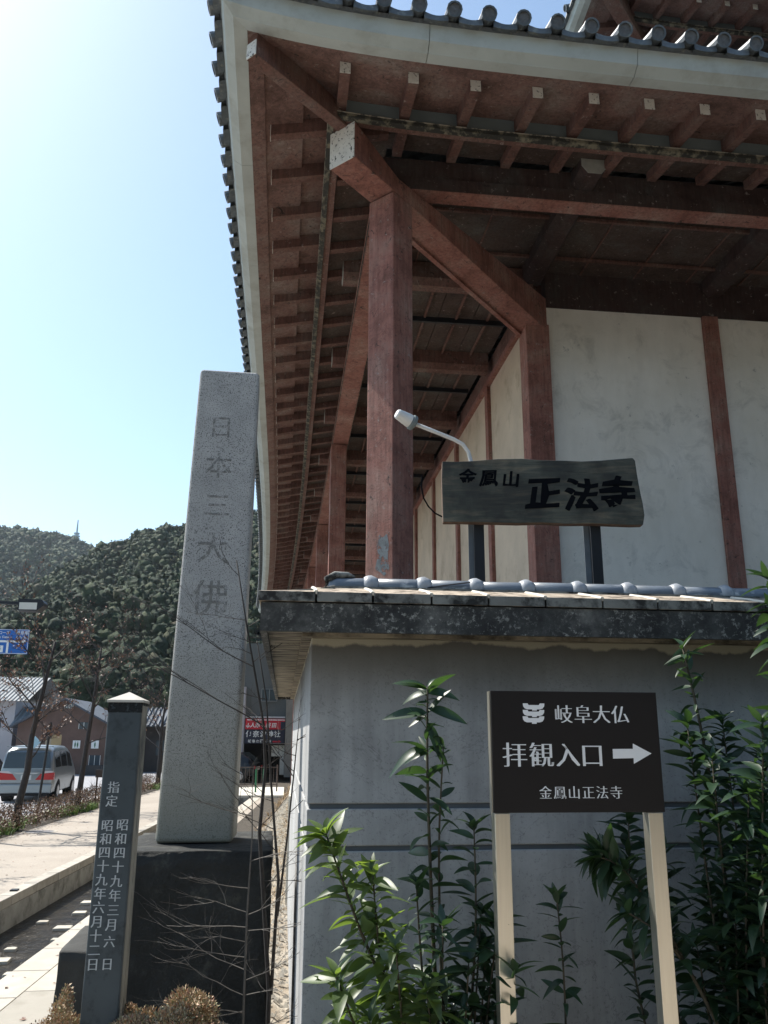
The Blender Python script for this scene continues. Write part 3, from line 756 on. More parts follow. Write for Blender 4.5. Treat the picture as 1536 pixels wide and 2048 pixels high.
# walls
WT = 8.17
cuts = [3.49, 5.82, 8.55, 11.4]
mb = MB(); mb.box((3.15, YW-.06, 0), (3.487, YW+.27, 7.86)); mb.build('wall_post', RED, hall, bevel=.008)
mb = MB(); mb.box((3.49, YW+.02, WT), (11.4, YW+.2, 8.718)); mb.build('wall_plate', DARKBROWN, hall)
studs = [(5.80, 6.03), (8.5, 8.73)]
xs = 3.49
for a, b in studs+[(11.4, 11.6)]:
    m_ = MB(); m_.box((xs, YW+.03, 0), (a-.002, YW+.2, WT-.002)); m_.build('wall_panel', PLASTER, hall)
    m_ = MB(); m_.box((a, YW-.03, 0), (b, YW+.21, WT-.001)); m_.build('wall_stud', RED, hall, bevel=.006)
    xs = b+.002
y0 = YW+.27
for k in range(13):
    y1 = 13.05+2.72*k
    m_ = MB(); m_.box((XW+.04, y0+.002, 0), (XW+.2, y1-.002, WT-.002)); m_.build('wall_panel', CREAM, hall)
    m_ = MB(); m_.box((XW-.02, y1, 0), (XW+.21, y1+.20, WT-.001)); m_.build('wall_stud', RED, hall)
    y0 = y1+.20
    if y0 > LEN: break
mb = MB(); mb.box((XW-.03, YW+.28, WT), (XW+.2, LEN, WT+.09)); mb.build('wall_rail', RED, hall)
mb = MB(); mb.box((XW+.05, YW+.28, WT+.092), (XW+.2, LEN, 8.67)); mb.build('wall_plate', RED2, hall)
mb = MB(); mb.box((XW+.25, LEN-.3, 0), (30, LEN, 8.6)); mb.box((11.6, YW+.25, 0), (11.8, LEN-.31, 8.6)); mb.build('rear_wall', PLASTER, hall)
# upper storey and its roof
mb = MB(); mb.box((5.9+1.9, 12.6+2.0, 9.5), (24, 40, 17.0)); mb.build('upper_storey', RED2, hall)
E2 = Eave(5.42, 12.12, 16.55, .30, 20, 32, False)
build_eave(E2, [7.17+.6*k for k in range(18)]+[6.6], [13.55+.69*k for k in range(22)], 2.3, hall, 3.0, 6.2)
mb = MB(); c2 = 5.42-12.12
def hq(y, s_, z, k): return (y+c2+s_*k, y-s_*k, z)
for (ya, yb, wd, za, zb) in ((12.45, 15.6, .26, 16.42, 16.3),):
    k = wd/2/math.sqrt(2)
    mb.hexa([hq(ya, -1, za, k), hq(ya, 1, za, k), hq(yb, 1, zb, k), hq(yb, -1, zb, k), hq(ya, -1, 16.75, k), hq(ya, 1, 16.75, k), hq(yb, 1, 16.9, k), hq(yb, -1, 16.9, k)])
mb.build('hip_rafter', RED2, hall)
# hip ridges
mb = MB(); mb.tube([E1.P('f', XC+.15, .15, .42), E1.P('f', XC+1.2, 1.2, .75), E1.P('f', XC+6.1, 6.1, .25+3.2)], .11, 10); mb.build('hip_ridge', TILE, hall)
mb = MB(); mb.tube([E2.P('f', 5.42+.15, .15, .42), E2.P('f', 5.42+1.2, 1.2, .75), E2.P('f', 5.42+6.1, 6.1, .25+3.)], .11, 10); mb.build('hip_ridge', TILE, hall)
# roof tops closed
mb = MB()
mb.add([(5.3, 12.3, 11.85), (14, 12.3, 11.85), (14, LEN, 11.85), (5.3, LEN, 11.85)], [(0, 1, 2, 3)]); mb.build('roof_deck', TILE, hall)
mb = MB()
mb.add([(11.5, 18.2, 19.7), (26, 18.2, 19.7), (26, 34, 19.7), (11.5, 34, 19.7)], [(0, 1, 2, 3)]); mb.build('roof_deck', TILE, hall)

# ------------------------------------------------------------------ boundary wall with tiled cap
bw = thing('boundary_wall', (.13, 4.46, 0), 'grey rendered boundary wall with blackened concrete cap and a tiled ridge', 'wall')
YE = 12.5; XL = .13; XR = 7.2
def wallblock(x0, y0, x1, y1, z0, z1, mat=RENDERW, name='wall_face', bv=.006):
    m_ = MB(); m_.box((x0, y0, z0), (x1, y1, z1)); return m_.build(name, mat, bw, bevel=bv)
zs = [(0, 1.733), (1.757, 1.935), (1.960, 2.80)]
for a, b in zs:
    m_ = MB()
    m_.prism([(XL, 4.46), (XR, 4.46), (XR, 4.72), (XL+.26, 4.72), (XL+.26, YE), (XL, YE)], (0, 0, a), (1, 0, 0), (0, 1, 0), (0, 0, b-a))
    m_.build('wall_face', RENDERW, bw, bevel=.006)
m_ = MB(); m_.prism([(XL+.012, 4.472), (XR, 4.472), (XR, 4.71), (XL+.25, 4.71), (XL+.25, YE-.01), (XL+.012, YE-.01)], (0, 0, 1.7), (1, 0, 0), (0, 1, 0), (0, 0, .3))
m_.build('groove_backing', GROOVE, bw)
# lower wall running on behind
m_ = MB(); m_.hexa([(.10, YE+.02, 0), (.34, YE+.02, 0), (.9, 50, 0), (.66, 50, 0), (.10, YE+.02, 1.45), (.34, YE+.02, 1.45), (.9, 50, .45), (.66, 50, .45)])
m_.build('low_wall', MORTAR, bw)
ov = .27
# cap: soffit layer, fascia, slabs
m_ = MB(); o_ = ov; i_ = .12
def Lp(o1, o2, z0, z1, mi=0, mb=None):     # L-shaped ring from outer offset o1 (bottom) to o2 (top)
    def pl(o): return [(XL-o, 4.46-o), (XR, 4.46-o), (XR, 4.72+o), (XL+.26+o, 4.72+o), (XL+.26+o, YE+o*.6), (XL-o, YE+o*.6)]
    A = [(x, y, z0) for x, y in pl(o1)]; B = [(x, y, z1) for x, y in pl(o2)]; n = 6
    mb.add(A+B, [tuple(range(n)), tuple(range(2*n-1, n-1, -1))]+[(i, (i+1) % n, n+(i+1) % n, n+i) for i in range(n)], mi)
m_ = MB(); Lp(.05, .05, 2.80, 2.835, mb=m_); m_.build('cap_neck', SOFC, bw)
m_ = MB(); Lp(.245, .245, 2.806+.03, 2.83+.03, mb=m_); m_.build('cap_soffit', SOFC, bw)
m_ = MB()
def ringbox(z0, z1, o, th):
    m = MB()
    def pl(o): return [(XL-o, 4.46-o), (XR, 4.46-o), (XR, 4.72+o), (XL+.26+o, 4.72+o), (XL+.26+o, YE+o*.6), (XL-o, YE+o*.6)]
    P0 = pl(o); P1 = pl(o-th); n = 6
    A = [(x, y, z0) for x, y in P0]; B = [(x, y, z1) for x, y in P0]; Cc = [(x, y, z1) for x, y in P1]; D = [(x, y, z0) for x, y in P1]
    fs = []
    for i in range(n):
        if i == 1: continue
        j = (i+1) % n
        fs += [(i, j, n+j, n+i), (n+i, n+j, 2*n+j, 2*n+i), (2*n+i, 2*n+j, 3*n+j, 3*n+i), (3*n+i, 3*n+j, j, i)]
    m.add(A+B+Cc+D, fs); return m
ringbox(2.80, 2.945, ov-.004, .035).build('cap_fascia', CAPFACE, bw)
m_ = MB(); Lp(ov-.05, ov-.05, 2.875, 2.943, mb=m_); m_.build('cap_core', CAPFACE, bw)
# tile slabs lying on the cap, front run and side run
ZS = 2.950
def slab(pts, name='cap_slab'):
    m = MB(); a = [Vector((x, y, z)) for x, y, z in pts]
    b = [p+Vector((0, 0, .052)) for p in a]; m.add(a+b, [(3, 2, 1, 0), (4, 5, 6, 7)], 0)
    m.add(a+b, [(0, 1, 5, 4), (1, 2, 6, 5), (2, 3, 7, 6), (3, 0, 4, 7)], 1)
    m.build(name, [CAPTOP, SLABEDGE], bw, bevel=.004)
xj = [-.155, .14, .43, .735, 1.035, 1.34, 1.65, 1.955]+[2.26+.305*k for k in range(17)]
yf, yr, rise = 4.46-ov-.006, 4.55, .085
for i in range(len(xj)-1):
    j = rnd.uniform(-.002, .002); x0, x1 = xj[i]+.005, xj[i+1]-.005
    if i == 0:
        slab([(x0, yf, ZS), (x1, yf, ZS), (x1+.02, yf+.26, ZS+.052), (x0, yf+.01, ZS)])
    else:
        slab([(x0, yf+j, ZS), (x1, yf+j, ZS), (x1-.0, yr, ZS+rise), (x0-.0, yr, ZS+rise)])
    m = MB(); m.tube([(x1+.004, yf+.004, ZS+.05), (x1+.006, yf+.16, ZS+.05+rise*.48), (x1-.004, yr-.04, ZS+.05+rise*.9)], [.012, .009, .011], 6)
    m.build('mortar_joint', MORTAR, bw)
yy = yf+.27; i = 0
while yy < YE:
    slab([(XL-ov-.006, yy+.004, ZS), (XL+.12, yy+.004, ZS+rise), (XL+.12, min(yy+.30, YE+.1), ZS+rise), (XL-ov-.006, min(yy+.30, YE+.1), ZS)], 'cap_slab'); yy += .305
slab([(XL-ov-.006, yf+.012, ZS), (XL+.0, yf+.26, ZS+.06), (XL+.0, yf+.268, ZS+.06), (XL-ov-.006, yf+.268, ZS)])
# inner slope
m_ = MB(); m_.add([(XL+.2, 4.72, ZS+rise+.03), (XR, 4.72, ZS+rise+.03), (XR, 4.99, ZS+.02), (XL+.5, 4.99, ZS+.02)], [(0, 1, 2, 3)])
m_.add([(XL+.12, 4.8, ZS+rise+.03), (XL+.12, YE, ZS+rise+.03), (XL+.53, YE, ZS+.02), (XL+.53, 4.99, ZS+.02)], [(0, 1, 2, 3)]); m_.build('inner_slabs', CAPTOP, bw)
# mortar bed under the ridge, ridge tiles and collars
m_ = MB(); m_.box((.235, 4.535, ZS+.06), (XR, 4.70, ZS+.145)); m_.box((XL+.1, 4.71, ZS+.06), (XL+.24, YE, ZS+.14)); m_.build('ridge_bed', SLABEDGE, bw)
RIDGE = simple('silver_grey_ridge_tile', (.125, .15, .18), .38, .25, 9, .25, .003, 40, dirt=(.55, .57, .58), dirtscale=5, dl=(.6, .72), spec=.7, stretch=(1, 1, 3)); objvar(RIDGE, .1)
COLLAR = simple('pale_collar_tile', (.33, .35, .375), .45, .2, 9, .2, .003, 40, dirt=(.16, .17, .18), dirtscale=9, dl=(.55, .7))
zr = ZS+.155; xk = [.445+.302*k for k in range(23)]
x0 = .25
for i, xe in enumerate(xk):
    m = MB(); n = 14; rings = []
    r_ = .052
    prof = [(x0, r_*.97), (xe-.02, r_), (xe, r_)]
    if i == 0: prof = [(x0-.035, .018), (x0-.02, .045), (x0+.02, r_*.93), (xe-.02, r_), (xe, r_)]
    jz = rnd.uniform(-.003, .003)
    m.tube([(x, 4.612+jz, zr+jz+(-.012 if (i == 0 and x < x0) else 0)) for x, _ in prof], [r for _, r in prof], n)
    m.build('ridge_tile', RIDGE, bw, smooth=True)
    m = MB(); rr = [.052, .063, .067, .061, .053]
    m.tube([(xe-.028+.02*k+jz, 4.612, zr+.006-.002*k) for k in range(5)], rr, n); m.build('ridge_collar', COLLAR, bw, smooth=True)
    x0 = xe+.01
m = MB(); m.tube([(.20, 4.59, ZS+.13), (.215, 4.60, ZS+.19), (.26, 4.61, ZS+.218), (.33, 4.615, ZS+.222), (.37, 4.615, ZS+.21)], [.02, .026, .024, .018, .008], 8); m.build('end_lip', SLABEDGE, bw, smooth=True)
m = MB(); m.tube([(.74, 4.555, zr-.01), (.9, 4.55, zr+.015), (1.02, 4.548, zr+.032)], .004, 5); m.build('crack_wire', BLACKST, bw)

# ------------------------------------------------------------------ guide sign (brown) on two steel posts
gs = thing('guide_sign', (1.22, 3.5, 0), 'dark brown guide sign with white writing and arrow on two steel posts', 'sign')
bx0, bx1, bz0, bz1, by_ = .862, 1.592, 1.995, 2.483, 3.50
m_ = MB(); m_.box((bx0, by_, bz0), (bx1, by_+.055, bz1)); board = m_.build('sign_board', SIGNB, gs, bevel=.002)
m_ = MB(); m_.box((bx0-.004, by_+.012, bz0+.002), (bx0-.0005, by_+.05, bz1-.002)); m_.build('board_edge', STEEL, gs)
for x in (bx0+.004, bx1-.072):
    m_ = MB(); m_.box((x, by_+.004, 0), (x+.064, by_+.066, bz0-.001)); m_.build('sign_post', STEEL, gs, bevel=.003)
W_, H_ = bx1-bx0, bz1-bz0
def uv(px, py): 
    v = (py-155)/928.; return ((px-(98+(py-155)*.040))/(1264+v*30)*W_, H_-v*H_)
def row(chars, xs, y, s_): return [(c, *uv(x, y), s_) for c, x in zip(chars, xs)]
O_ = (bx0, by_, bz0)
lettering(row('岐阜大仏', (648, 797, 938, 1082), 333, .082), O_, (1, 0, 0), (0, 0, 1), (0, -1, 0), LETTER, parent=board, bold=-.017, vert=.030)
lettering(row('拝観入口', (285, 485, 682, 868), 648, .108), O_, (1, 0, 0), (0, 0, 1), (0, -1, 0), LETTER, parent=board, bold=-.016, vert=.032)
lettering(row('金鳳山正法寺', (517, 625, 732, 840, 945, 1052), 933, .056), O_, (1, 0, 0), (0, 0, 1), (0, -1, 0), LETTER, parent=board, bold=-.016, vert=.026)
m_ = MB()
def flat(poly, k=0):
    m_.add([Vector((bx0+uv(x, y)[0], by_-.0015-.0004*k, bz0+uv(x, y)[1])) for x, y in poly], [tuple(range(len(poly)))])
for dy, k in ((0, 0), (51, 1), (101, 2)):
    flat([(340, 252+dy), (376, 252+dy), (384, 265+dy), (461, 265+dy), (468, 252+dy), (503, 252+dy), (501, 275+dy), (490, 292+dy), (470, 299+dy), (373, 299+dy), (354, 291+dy), (343, 275+dy)])
for a, b in ((299, 308), (350, 359), (400, 411)):
    flat([(411, a), (447, a), (447, b), (411, b)])
m_.build('emblem', LETTER, board, fixn=False)
m_ = MB(); flat([(1028, 677), (1025, 603), (1180, 601), (1180, 560), (1325, 637), (1188, 717), (1186, 673)]); m_.build('arrow', LETTER, board, fixn=False)

# ------------------------------------------------------------------ old wooden signboard behind the wall
ws = thing('wooden_signboard', (1.68, 5.2, 0), 'weathered dark wooden signboard with black brush writing on two black posts', 'signboard')
a = R(-7.5); ux = Vector((math.cos(a), math.sin(a), 0)); nn = Vector((math.sin(a), -math.cos(a), 0)); O_ = Vector((1.012, 5.30, 3.68))
Wd = 1.35
outl = [(0, 0), (.12, .0), (.3, -.003), (.5, -.008), (.66, -.003), (.82, -.012), (1.0, -.010), (1.15, -.016), (1.26, -.020), (1.335, -.018), (1.35, .05), (1.345, .13), (1.335, .20), (1.322, .33), (1.315, .436), (1.30, .455),
        (1.2, .447), (1.08, .436), (.95, .430), (.82, .436), (.66, .440), (.54, .450), (.38, .447), (.2, .432), (.1, .428), (.0, .430), (-.006, .3)]
m_ = MB(); m_.prism(outl, O_, ux, (0, 0, 1), -nn*.07, 0, 1); wb = m_.build('board', [WOOD, WOODEDGE], ws, bevel=.006)
for c_, u_, v_, z_, k_ in (('金', .165, .318, .122, .012), ('鳳', .310, .312, .128, .012), ('山', .458, .302, .125, .02), ('正', .675, .205, .235, .035), ('法', .925, .195, .235, .03), ('寺', 1.165, .20, .245, .035)):
    lettering([(c_, u_, v_, z_)], O_, ux, (0, 0, 1), nn, INKB, parent=wb, bold=.016 if z_ < .2 else .026, vert=.016, wob=k_, shear=.12, name='brush_character')
for s_, wdt in ((.245, .075), (1.03, .085)):
    p = O_+ux*s_-nn*.10; m_ = MB(); m_.bar((p.x, p.y, 0), (p.x, p.y, 3.72), wdt, .07, upv=(ux.x, ux.y, 0)); m_.build('support_post', BLACKST, ws, bevel=.003)
    m_ = MB(); q = p-ux*(wdt/2+.006); m_.bar((q.x, q.y, 0), (q.x, q.y, 3.70), .008, .05, upv=(ux.x, ux.y, 0)); m_.build('post_edge', simple('grey_steel_edge', (.10, .12, .14), .6, .2, 9, .1), ws)  # grey-blue strip down the left side of each black post

# lamp on a curved pole lighting the signboard
la = thing('sign_lamp', (1.245, 5.42, 0), 'white lamp on a thin curved pole rising behind the wooden signboard', 'lamp')
px, py = 1.245, 5.42
arc = [(px, py, 0), (px, py, 4.06), (px-.005, py-.0, 4.16), (px-.025, py-.01, 4.225), (px-.065, py-.02, 4.275), (px-.13, py-.03, 4.305), (px-.26, py-.05, 4.345), (px-.42, py-.07, 4.395)]
m_ = MB(); m_.tube(arc, .014, 10); m_.build('pole', WHITEST, la, smooth=True)
d = (Vector(arc[-1])-Vector(arc[-2])).normalized(); p = Vector(arc[-1])
d2 = (d+Vector((-.05, -.25, .10))).normalized()
m_ = MB(); m_.tube([p-d2*.012, p+d2*.0, p+d2*.022, p+d2*.032], [.03, .055, .055, .045], 16); m_.build('lamp_collar', TEALPANEL, la, smooth=False)
m_ = MB(); m_.tube([p+d2*.033, p+d2*.05, p+d2*.135, p+d2*.145], [.047, .047, .036, .028], 16); m_.build('lamp_shade', WHITEST, la, smooth=False)
m_ = MB(); m_.tube([(.905, 5.5, 4.06), (.900, 5.5, 3.98), (.915, 5.5, 3.90), (.945, 5.48, 3.835), (.985, 5.46, 3.785), (1.03, 5.44, 3.755), (1.08, 5.42, 3.745), (1.13, 5.42, 3.75)], .006, 6); m_.build('cable', INKB, la)

# ------------------------------------------------------------------ stone monument, pedestal, plinth, marker post
mo = thing('stone_monument', (-.60, 6.65, 1.53), 'tall tapering speckled granite pillar with worn carved characters on a dark pedestal', 'monument')
m_ = MB(); b0, t0 = 1.53, 5.30
xb0, xb1, xt0, xt1 = -.905, -.345, -.812, -.312
yb, yt, dp = 6.58, 6.62, .44
m_.hexa([(xb0, yb, b0), (xb1, yb, b0), (xb1+.01, yb+dp, b0), (xb0+.01, yb+dp, b0), (xt0, yt, t0), (xt1, yt, t0-.005), (xt1-.01, yt+dp-.06, t0), (xt0, yt+dp-.06, t0)])
sh = m_.build('shaft', GRANITE, mo)
bv = sh.modifiers.new('bevel', 'BEVEL'); bv.width = .032; bv.segments = 3
items = []
for ch_, zc, s_ in (('日', 4.78, .21), ('本', 4.44, .23), ('三', 4.10, .22), ('大', 3.74, .27), ('佛', 3.34, .31)):
    items.append((ch_, (-.60 if ch_ != '三' else -.59)+.006*(zc-4), zc, s_))
for it in items:
    yv = yb+(yt-yb)*(it[2]-b0)/(t0-b0)
    lettering([(it[0], it[1]-.012, it[2], it[3])], (0, yb-.0106*b0-.0008, 0), (1, 0, 0), (0, .0106, 1), (0, -1, 0), CARVED, parent=sh, bold=.006, name='carved_character')
t_ = CARVED.node_tree                       # worn strokes: the cut survives only in patches
b_ = t_.nodes['Principled BSDF']; tr = t_.nodes.new('ShaderNodeBsdfTransparent'); ms = t_.nodes.new('ShaderNodeMixShader')
t_.links.new(ramp(t_, noise(t_, pos(t_), 26, 5, .7), [(.44, .12), (.60, .88)]), ms.inputs[0])
t_.links.new(tr.outputs[0], ms.inputs[1]); t_.links.new(b_.outputs[0], ms.inputs[2]); t_.links.new(ms.outputs[0], t_.nodes['Material Output'].inputs[0])
def rough_block(x0, y0, z0, x1, y1, z1, amp, n=14, seed=1):
    rr = random.Random(seed); bm = bmesh.new(); bmesh.ops.create_cube(bm, size=1)
    bmesh.ops.subdivide_edges(bm, edges=bm.edges, cuts=n, use_grid_fill=True)
    from mathutils import noise as mn
    for v in bm.verts:
        c = Vector(((x0+x1)/2+v.co.x*(x1-x0), (y0+y1)/2+v.co.y*(y1-y0), (z0+z1)/2+v.co.z*(z1-z0)))
        d = mn.noise_vector(c*3.1+Vector((seed, 0, 0)))*amp+mn.noise_vector(c*9)*amp*.45; d.z *= .45
        v.co = c+d
    return bm
def bmobj(bm, name, mat, parent=None, loc=None, smooth=True):
    off = Vector(loc) if loc else (world_of(parent) if parent else Vector((0, 0, 0)))
    for v in bm.verts: v.co -= off
    me = bpy.data.meshes.new(name); bm.to_mesh(me); bm.free(); me.materials.append(mat)
    if smooth: me.polygons.foreach_set('use_smooth', [True]*len(me.polygons))
    o = bpy.data.objects.new(name, me); C.objects.link(o)
    if parent: o.parent = parent
    else: o.location = off
    return o
ped = bmobj(rough_block(-1.10, 6.15, -.05, -.06, 7.35, 1.525, .025, seed=3), 'pedestal', PEDST, loc=(-.6, 6.6, 0))
tag(ped, 'big dark rough stone pedestal carrying the tall granite pillar', 'pedestal')
pli = bmobj(rough_block(-1.40, 6.12, -.05, -1.125, 6.9, .93, .015, seed=8), 'stone_block', PLINTH, loc=(-1.25, 6.4, 0))
tag(pli, 'low blackened stone block left of the pedestal, half behind the marker post', 'stone')
mp = thing('marker_post', (-.80, 4.6, 0), 'square dark stone marker post with white incised writing and pale pyramid cap', 'marker post')
m_ = MB(); px0, px1, py0, py1 = -.905, -.725, 4.50, 4.69; tp = .006
m_.hexa([(px0, py0, 0), (px1, py0, 0), (px1, py1, 0), (px0, py1, 0), (px0+tp, py0+tp, 2.455), (px1-tp, py0+tp, 2.455), (px1-tp, py1-tp, 2.455), (px0+tp, py1-tp, 2.455)])
ps = m_.build('shaft', SLATE, mp, bevel=.008)
m_ = MB(); m_.hexa([(px1+.0005, py0+.012, .05), (px1+.003, py0+.012, .05), (px1+.003, py0+.095, .05), (px1+.0005, py0+.095, .05), (px1-tp+.0008, py0+.018, 2.44), (px1-tp+.003, py0+.018, 2.44), (px1-tp+.003, py0+.095, 2.44), (px1-tp+.0008, py0+.095, 2.44)]); m_.build('side_band', SLATESIDE, mp)
m_ = MB(); m_.hexa([(px1+.0005, py0+.105, .05), (px1+.003, py0+.105, .05), (px1+.003, py1-.01, .05), (px1+.0005, py1-.01, .05), (px1-tp+.0008, py0+.105, 2.44), (px1-tp+.003, py0+.105, 2.44), (px1-tp+.003, py1-.015, 2.44), (px1-tp+.0008, py1-.015, 2.44)]); m_.build('side_band', SLATESIDE, mp)
m_ = MB(); e = .008; q = [(px0-e+tp, py0-e+tp), (px1+e-tp, py0-e+tp), (px1+e-tp, py1+e-tp), (px0-e+tp, py1+e-tp)]
m_.add([(x, y, 2.456) for x, y in q]+[(x, y, 2.468) for x, y in q]+[((px0+px1)/2, (py0+py1)/2, 2.512)], [(3, 2, 1, 0), (0, 1, 5, 4), (1, 2, 6, 5), (2, 3, 7, 6), (3, 0, 4, 7), (4, 5, 8), (5, 6, 8), (6, 7, 8), (7, 4, 8)])
m_.build('pyramid_cap', PALECAP, mp)
m_ = MB(); m_.box((px0+tp-.0012, py0+tp-.0012, 2.405), (px1-tp+.0012, py1-tp+.0012, 2.4555)); NS = simple('black_drip_stain', (.012, .014, .015), .85, .2, 20, .2); m_.build('drip_stain', NS, mp); worn(NS, 30, .38, .52, .0, 1.)
items = [('指', -.838, 2.040, .060), ('定', -.842, 1.975, .060)]
rc = list('昭和四十九年三月'); lc = list('昭和四十九年六月十二日')
for i, c in enumerate(rc): items.append((c, -.780-.0018*i, 1.863-i*.0648, .060))
items += [('六', -.796, 1.335, .056), ('日', -.798, 1.238, .058)]
for i, c in enumerate(lc): items.append((c, -.853-.0012*i, 1.860-i*.0622, .060))
lettering(items, (0, py0, 0), (1, 0, 0), (0, tp/2.455, 1), (0, -1, 0), INKW, parent=ps, bold=-.010, vert=.028)

# ------------------------------------------------------------------ vegetation near the camera
def leafmesh(name, L_, W__, droop, fold, mat, curl=0.):
    n = 8; vs = []; fs = []
    for i in range(n+1):
        t_ = i/n; wd = W__*math.sin(math.pi*min(1, t_**.85))**.8*(1-.15*t_) if 0 < i < n else .0008
        x = L_*t_; z = -droop*L_*t_*t_+curl*math.sin(t_*3)*L_
        vs += [(x, -wd, z+fold*wd), (x, 0, z), (x, wd, z+fold*wd)]
    for i in range(n):
        a = i*3; fs += [(a, a+1, a+4, a+3), (a+1, a+2, a+5, a+4)]
    me = bpy.data.meshes.new(name); me.from_pydata(vs, [], fs); me.materials.append(mat)
    me.polygons.foreach_set('use_smooth', [True]*len(fs)); me.update(); return me
LV = {}
for key, mt in (('a', LEAF), ('d', LEAFD)):
    LV[key] = [leafmesh('leaf', 1, w_, d_, f_, mt, c_) for w_, d_, f_, c_ in ((.165, .18, .25, .0), (.18, .35, .4, .03), (.15, .08, .2, .02), (.20, .5, .35, .0), (.17, .25, .5, -.04), (.15, .6, .4, .05))]
def leafmat4(p, d, rollv, L_):
    d = d.normalized(); s_ = d.cross(Vector((0, 0, 1)))
    if s_.length < 1e-3: s_ = Vector((1, 0, 0))
    s_.normalize(); n_ = s_.cross(d)
    q_ = Matrix.Rotation(rollv, 3, d); s_ = q_@s_; n_ = q_@n_
    m = Matrix(((d.x, -s_.x, n_.x), (d.y, -s_.y, n_.y), (d.z, -s_.z, n_.z)))
    # sign so that local z (normal) points up
    return Matrix.Translation(p)@(m.to_4x4())@Matrix.Scale(L_, 4)
class Shrub:
    sc = 1.
    def T(s, p):
        return Vector((p[0]*s.sc, p[1]*s.sc, p[2] if p[2] < .06 else 2.3+(p[2]-2.3)*s.sc))
    def __init__(s, loc, label, cat='shrub', key='a', limit=295, dm=1.5):
        s.t = thing('leafy_shrub', loc, label, cat); s.loc = Vector(loc); s.key = key; s.n = 0; s.st = MB(); s.lim = limit; s.extra = MB(); s.dm = dm; s.raw = True
    def leaf(s, p, d, L_, roll=None, key=None):
        key = key or s.key; me = rnd.choice(LV[key]); roll = rnd.gauss(0, .5) if roll is None else roll
        p = s.T(p) if s.raw else Vector(p)
        m = leafmat4(Vector(p)-s.loc, Vector(d), roll, L_)
        if s.n < s.lim: link(me, 'leaf', s.t, m)
        else:
            mm = Matrix.Translation(s.loc)@m
            s.extra.add([mm@v.co for v in me.vertices], [tuple(f.vertices) for f in me.polygons])
        s.n += 1
    def stem(s, pts, r0_, r1_, dens, Ls, start=.15, spread=1., key=None, tipn=5, up_=.15):
        pts = [s.T(p) for p in pts]; n = len(pts); s.raw = False
        # smooth resample
        seg = []; 
        for i in range(n-1):
            p0, p1, p2, p3 = pts[max(i-1, 0)], pts[i], pts[i+1], pts[min(i+2, n-1)]
            for k in range(5):
                t_ = k/5; seg.append(.5*((2*p1)+(p2-p0)*t_+(2*p0-5*p1+4*p2-p3)*t_*t_+(3*p1-p0-3*p2+p3)*t_**3))
        seg.append(pts[-1]); m = len(seg)
        s.st.tube(seg, [r0_+(r1_-r0_)*i/(m-1) for i in range(m)], 6)
        tot = sum((seg[i+1]-seg[i]).length for i in range(m-1)); cnt = max(1, int(tot*dens*s.dm)); ph = rnd.random()*6
        for c in range(cnt):
            t_ = start+(1-start)*(c+rnd.random()*.6)/cnt; f = t_*(m-1); i = min(int(f), m-2); p = seg[i].lerp(seg[i+1], f-i)
            ax = (seg[i+1]-seg[i]).normalized(); ph += 2.4
            side = ax.cross(Vector((math.cos(ph), math.sin(ph), .3))).normalized()
            d = side*spread+ax*.45+Vector((rnd.gauss(0, .32), rnd.gauss(0, .32), up_+rnd.gauss(-.12, .38))); s.leaf(p, d, rnd.uniform(*Ls)*rnd.choice((.45, .7, .85, 1, 1.08)), key=key)
        for c in range(tipn):
            ph += 1.3; ax = (seg[-1]-seg[-2]).normalized(); side = ax.cross(Vector((math.cos(ph), math.sin(ph), .2))).normalized()
            s.leaf(seg[-1], side+ax*.9+Vector((0, 0, .2)), rnd.uniform(*Ls)*.75, key=key)
        s.raw = True
        return seg
    def done(s):
        s.st.build('stem', STEM, s.t, smooth=True)
        if s.extra.v: s.extra.build('foliage', LEAFD if s.key == 'd' else LEAF, s.t, 'stuff', smooth=True, fixn=False)
# pixel-free: coordinates below are metres (x right, y depth, z up)
S = Shrub((.62, 3.9, 0), 'bushy green shrub with long glossy sunlit leaves at the left corner of the wall', dm=2.3)
base = (.62, 3.9, .0)
S.stem([base, (.58, 3.85, .6), (.50, 3.78, 1.15), (.33, 3.72, 1.55), (.19, 3.70, 1.90)], .013, .004, 26, (.12, .19), .35)
S.stem([(.50, 3.78, 1.15), (.42, 3.7, 1.45), (.385, 3.66, 1.74)], .007, .003, 30, (.10, .15), .2)
S.stem([(.56, 3.84, .7), (.36, 3.7, 1.1), (.24, 3.62, 1.38)], .008, .003, 32, (.10, .16), .2)
S.stem([(.58, 3.85, .5), (.38, 3.66, .8), (.22, 3.58, 1.12)], .008, .003, 32, (.10, .16), .2)
S.stem([base, (.42, 3.7, .55), (.2, 3.55, .9)], .008, .003, 28, (.12, .18), .3)
S.stem([base, (.30, 3.6, .55), (.16, 3.5, .72)], .008, .003, 26, (.12, .18), .4)
S.stem([(.57, 3.85, .8), (.50, 3.6, 1.2), (.46, 3.5, 1.5)], .008, .003, 30, (.10, .15), .2)
S.stem([(.6, 3.86, .6), (.62, 3.6, 1.0), (.58, 3.5, 1.35)], .008, .003, 28, (.10, .15), .2)
S.stem([base, (.70, 3.6, .6), (.78, 3.45, 1.06)], .008, .003, 28, (.12, .18), .3)
for k in range(15):
    xt = rnd.uniform(.16, .80); zt = 1.55-abs(xt-.3)*.9-rnd.random()*.75
    S.stem([(.6+rnd.gauss(0, .05), 3.85, .3), (.6+(xt-.6)*.5, 3.72, zt*.6), (xt, rnd.uniform(3.5, 3.8), zt)], .007, .003, 20, (.09, .15), .35)
S.done()
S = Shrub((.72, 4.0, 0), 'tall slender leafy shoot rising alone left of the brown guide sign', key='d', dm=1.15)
S.sc = .948
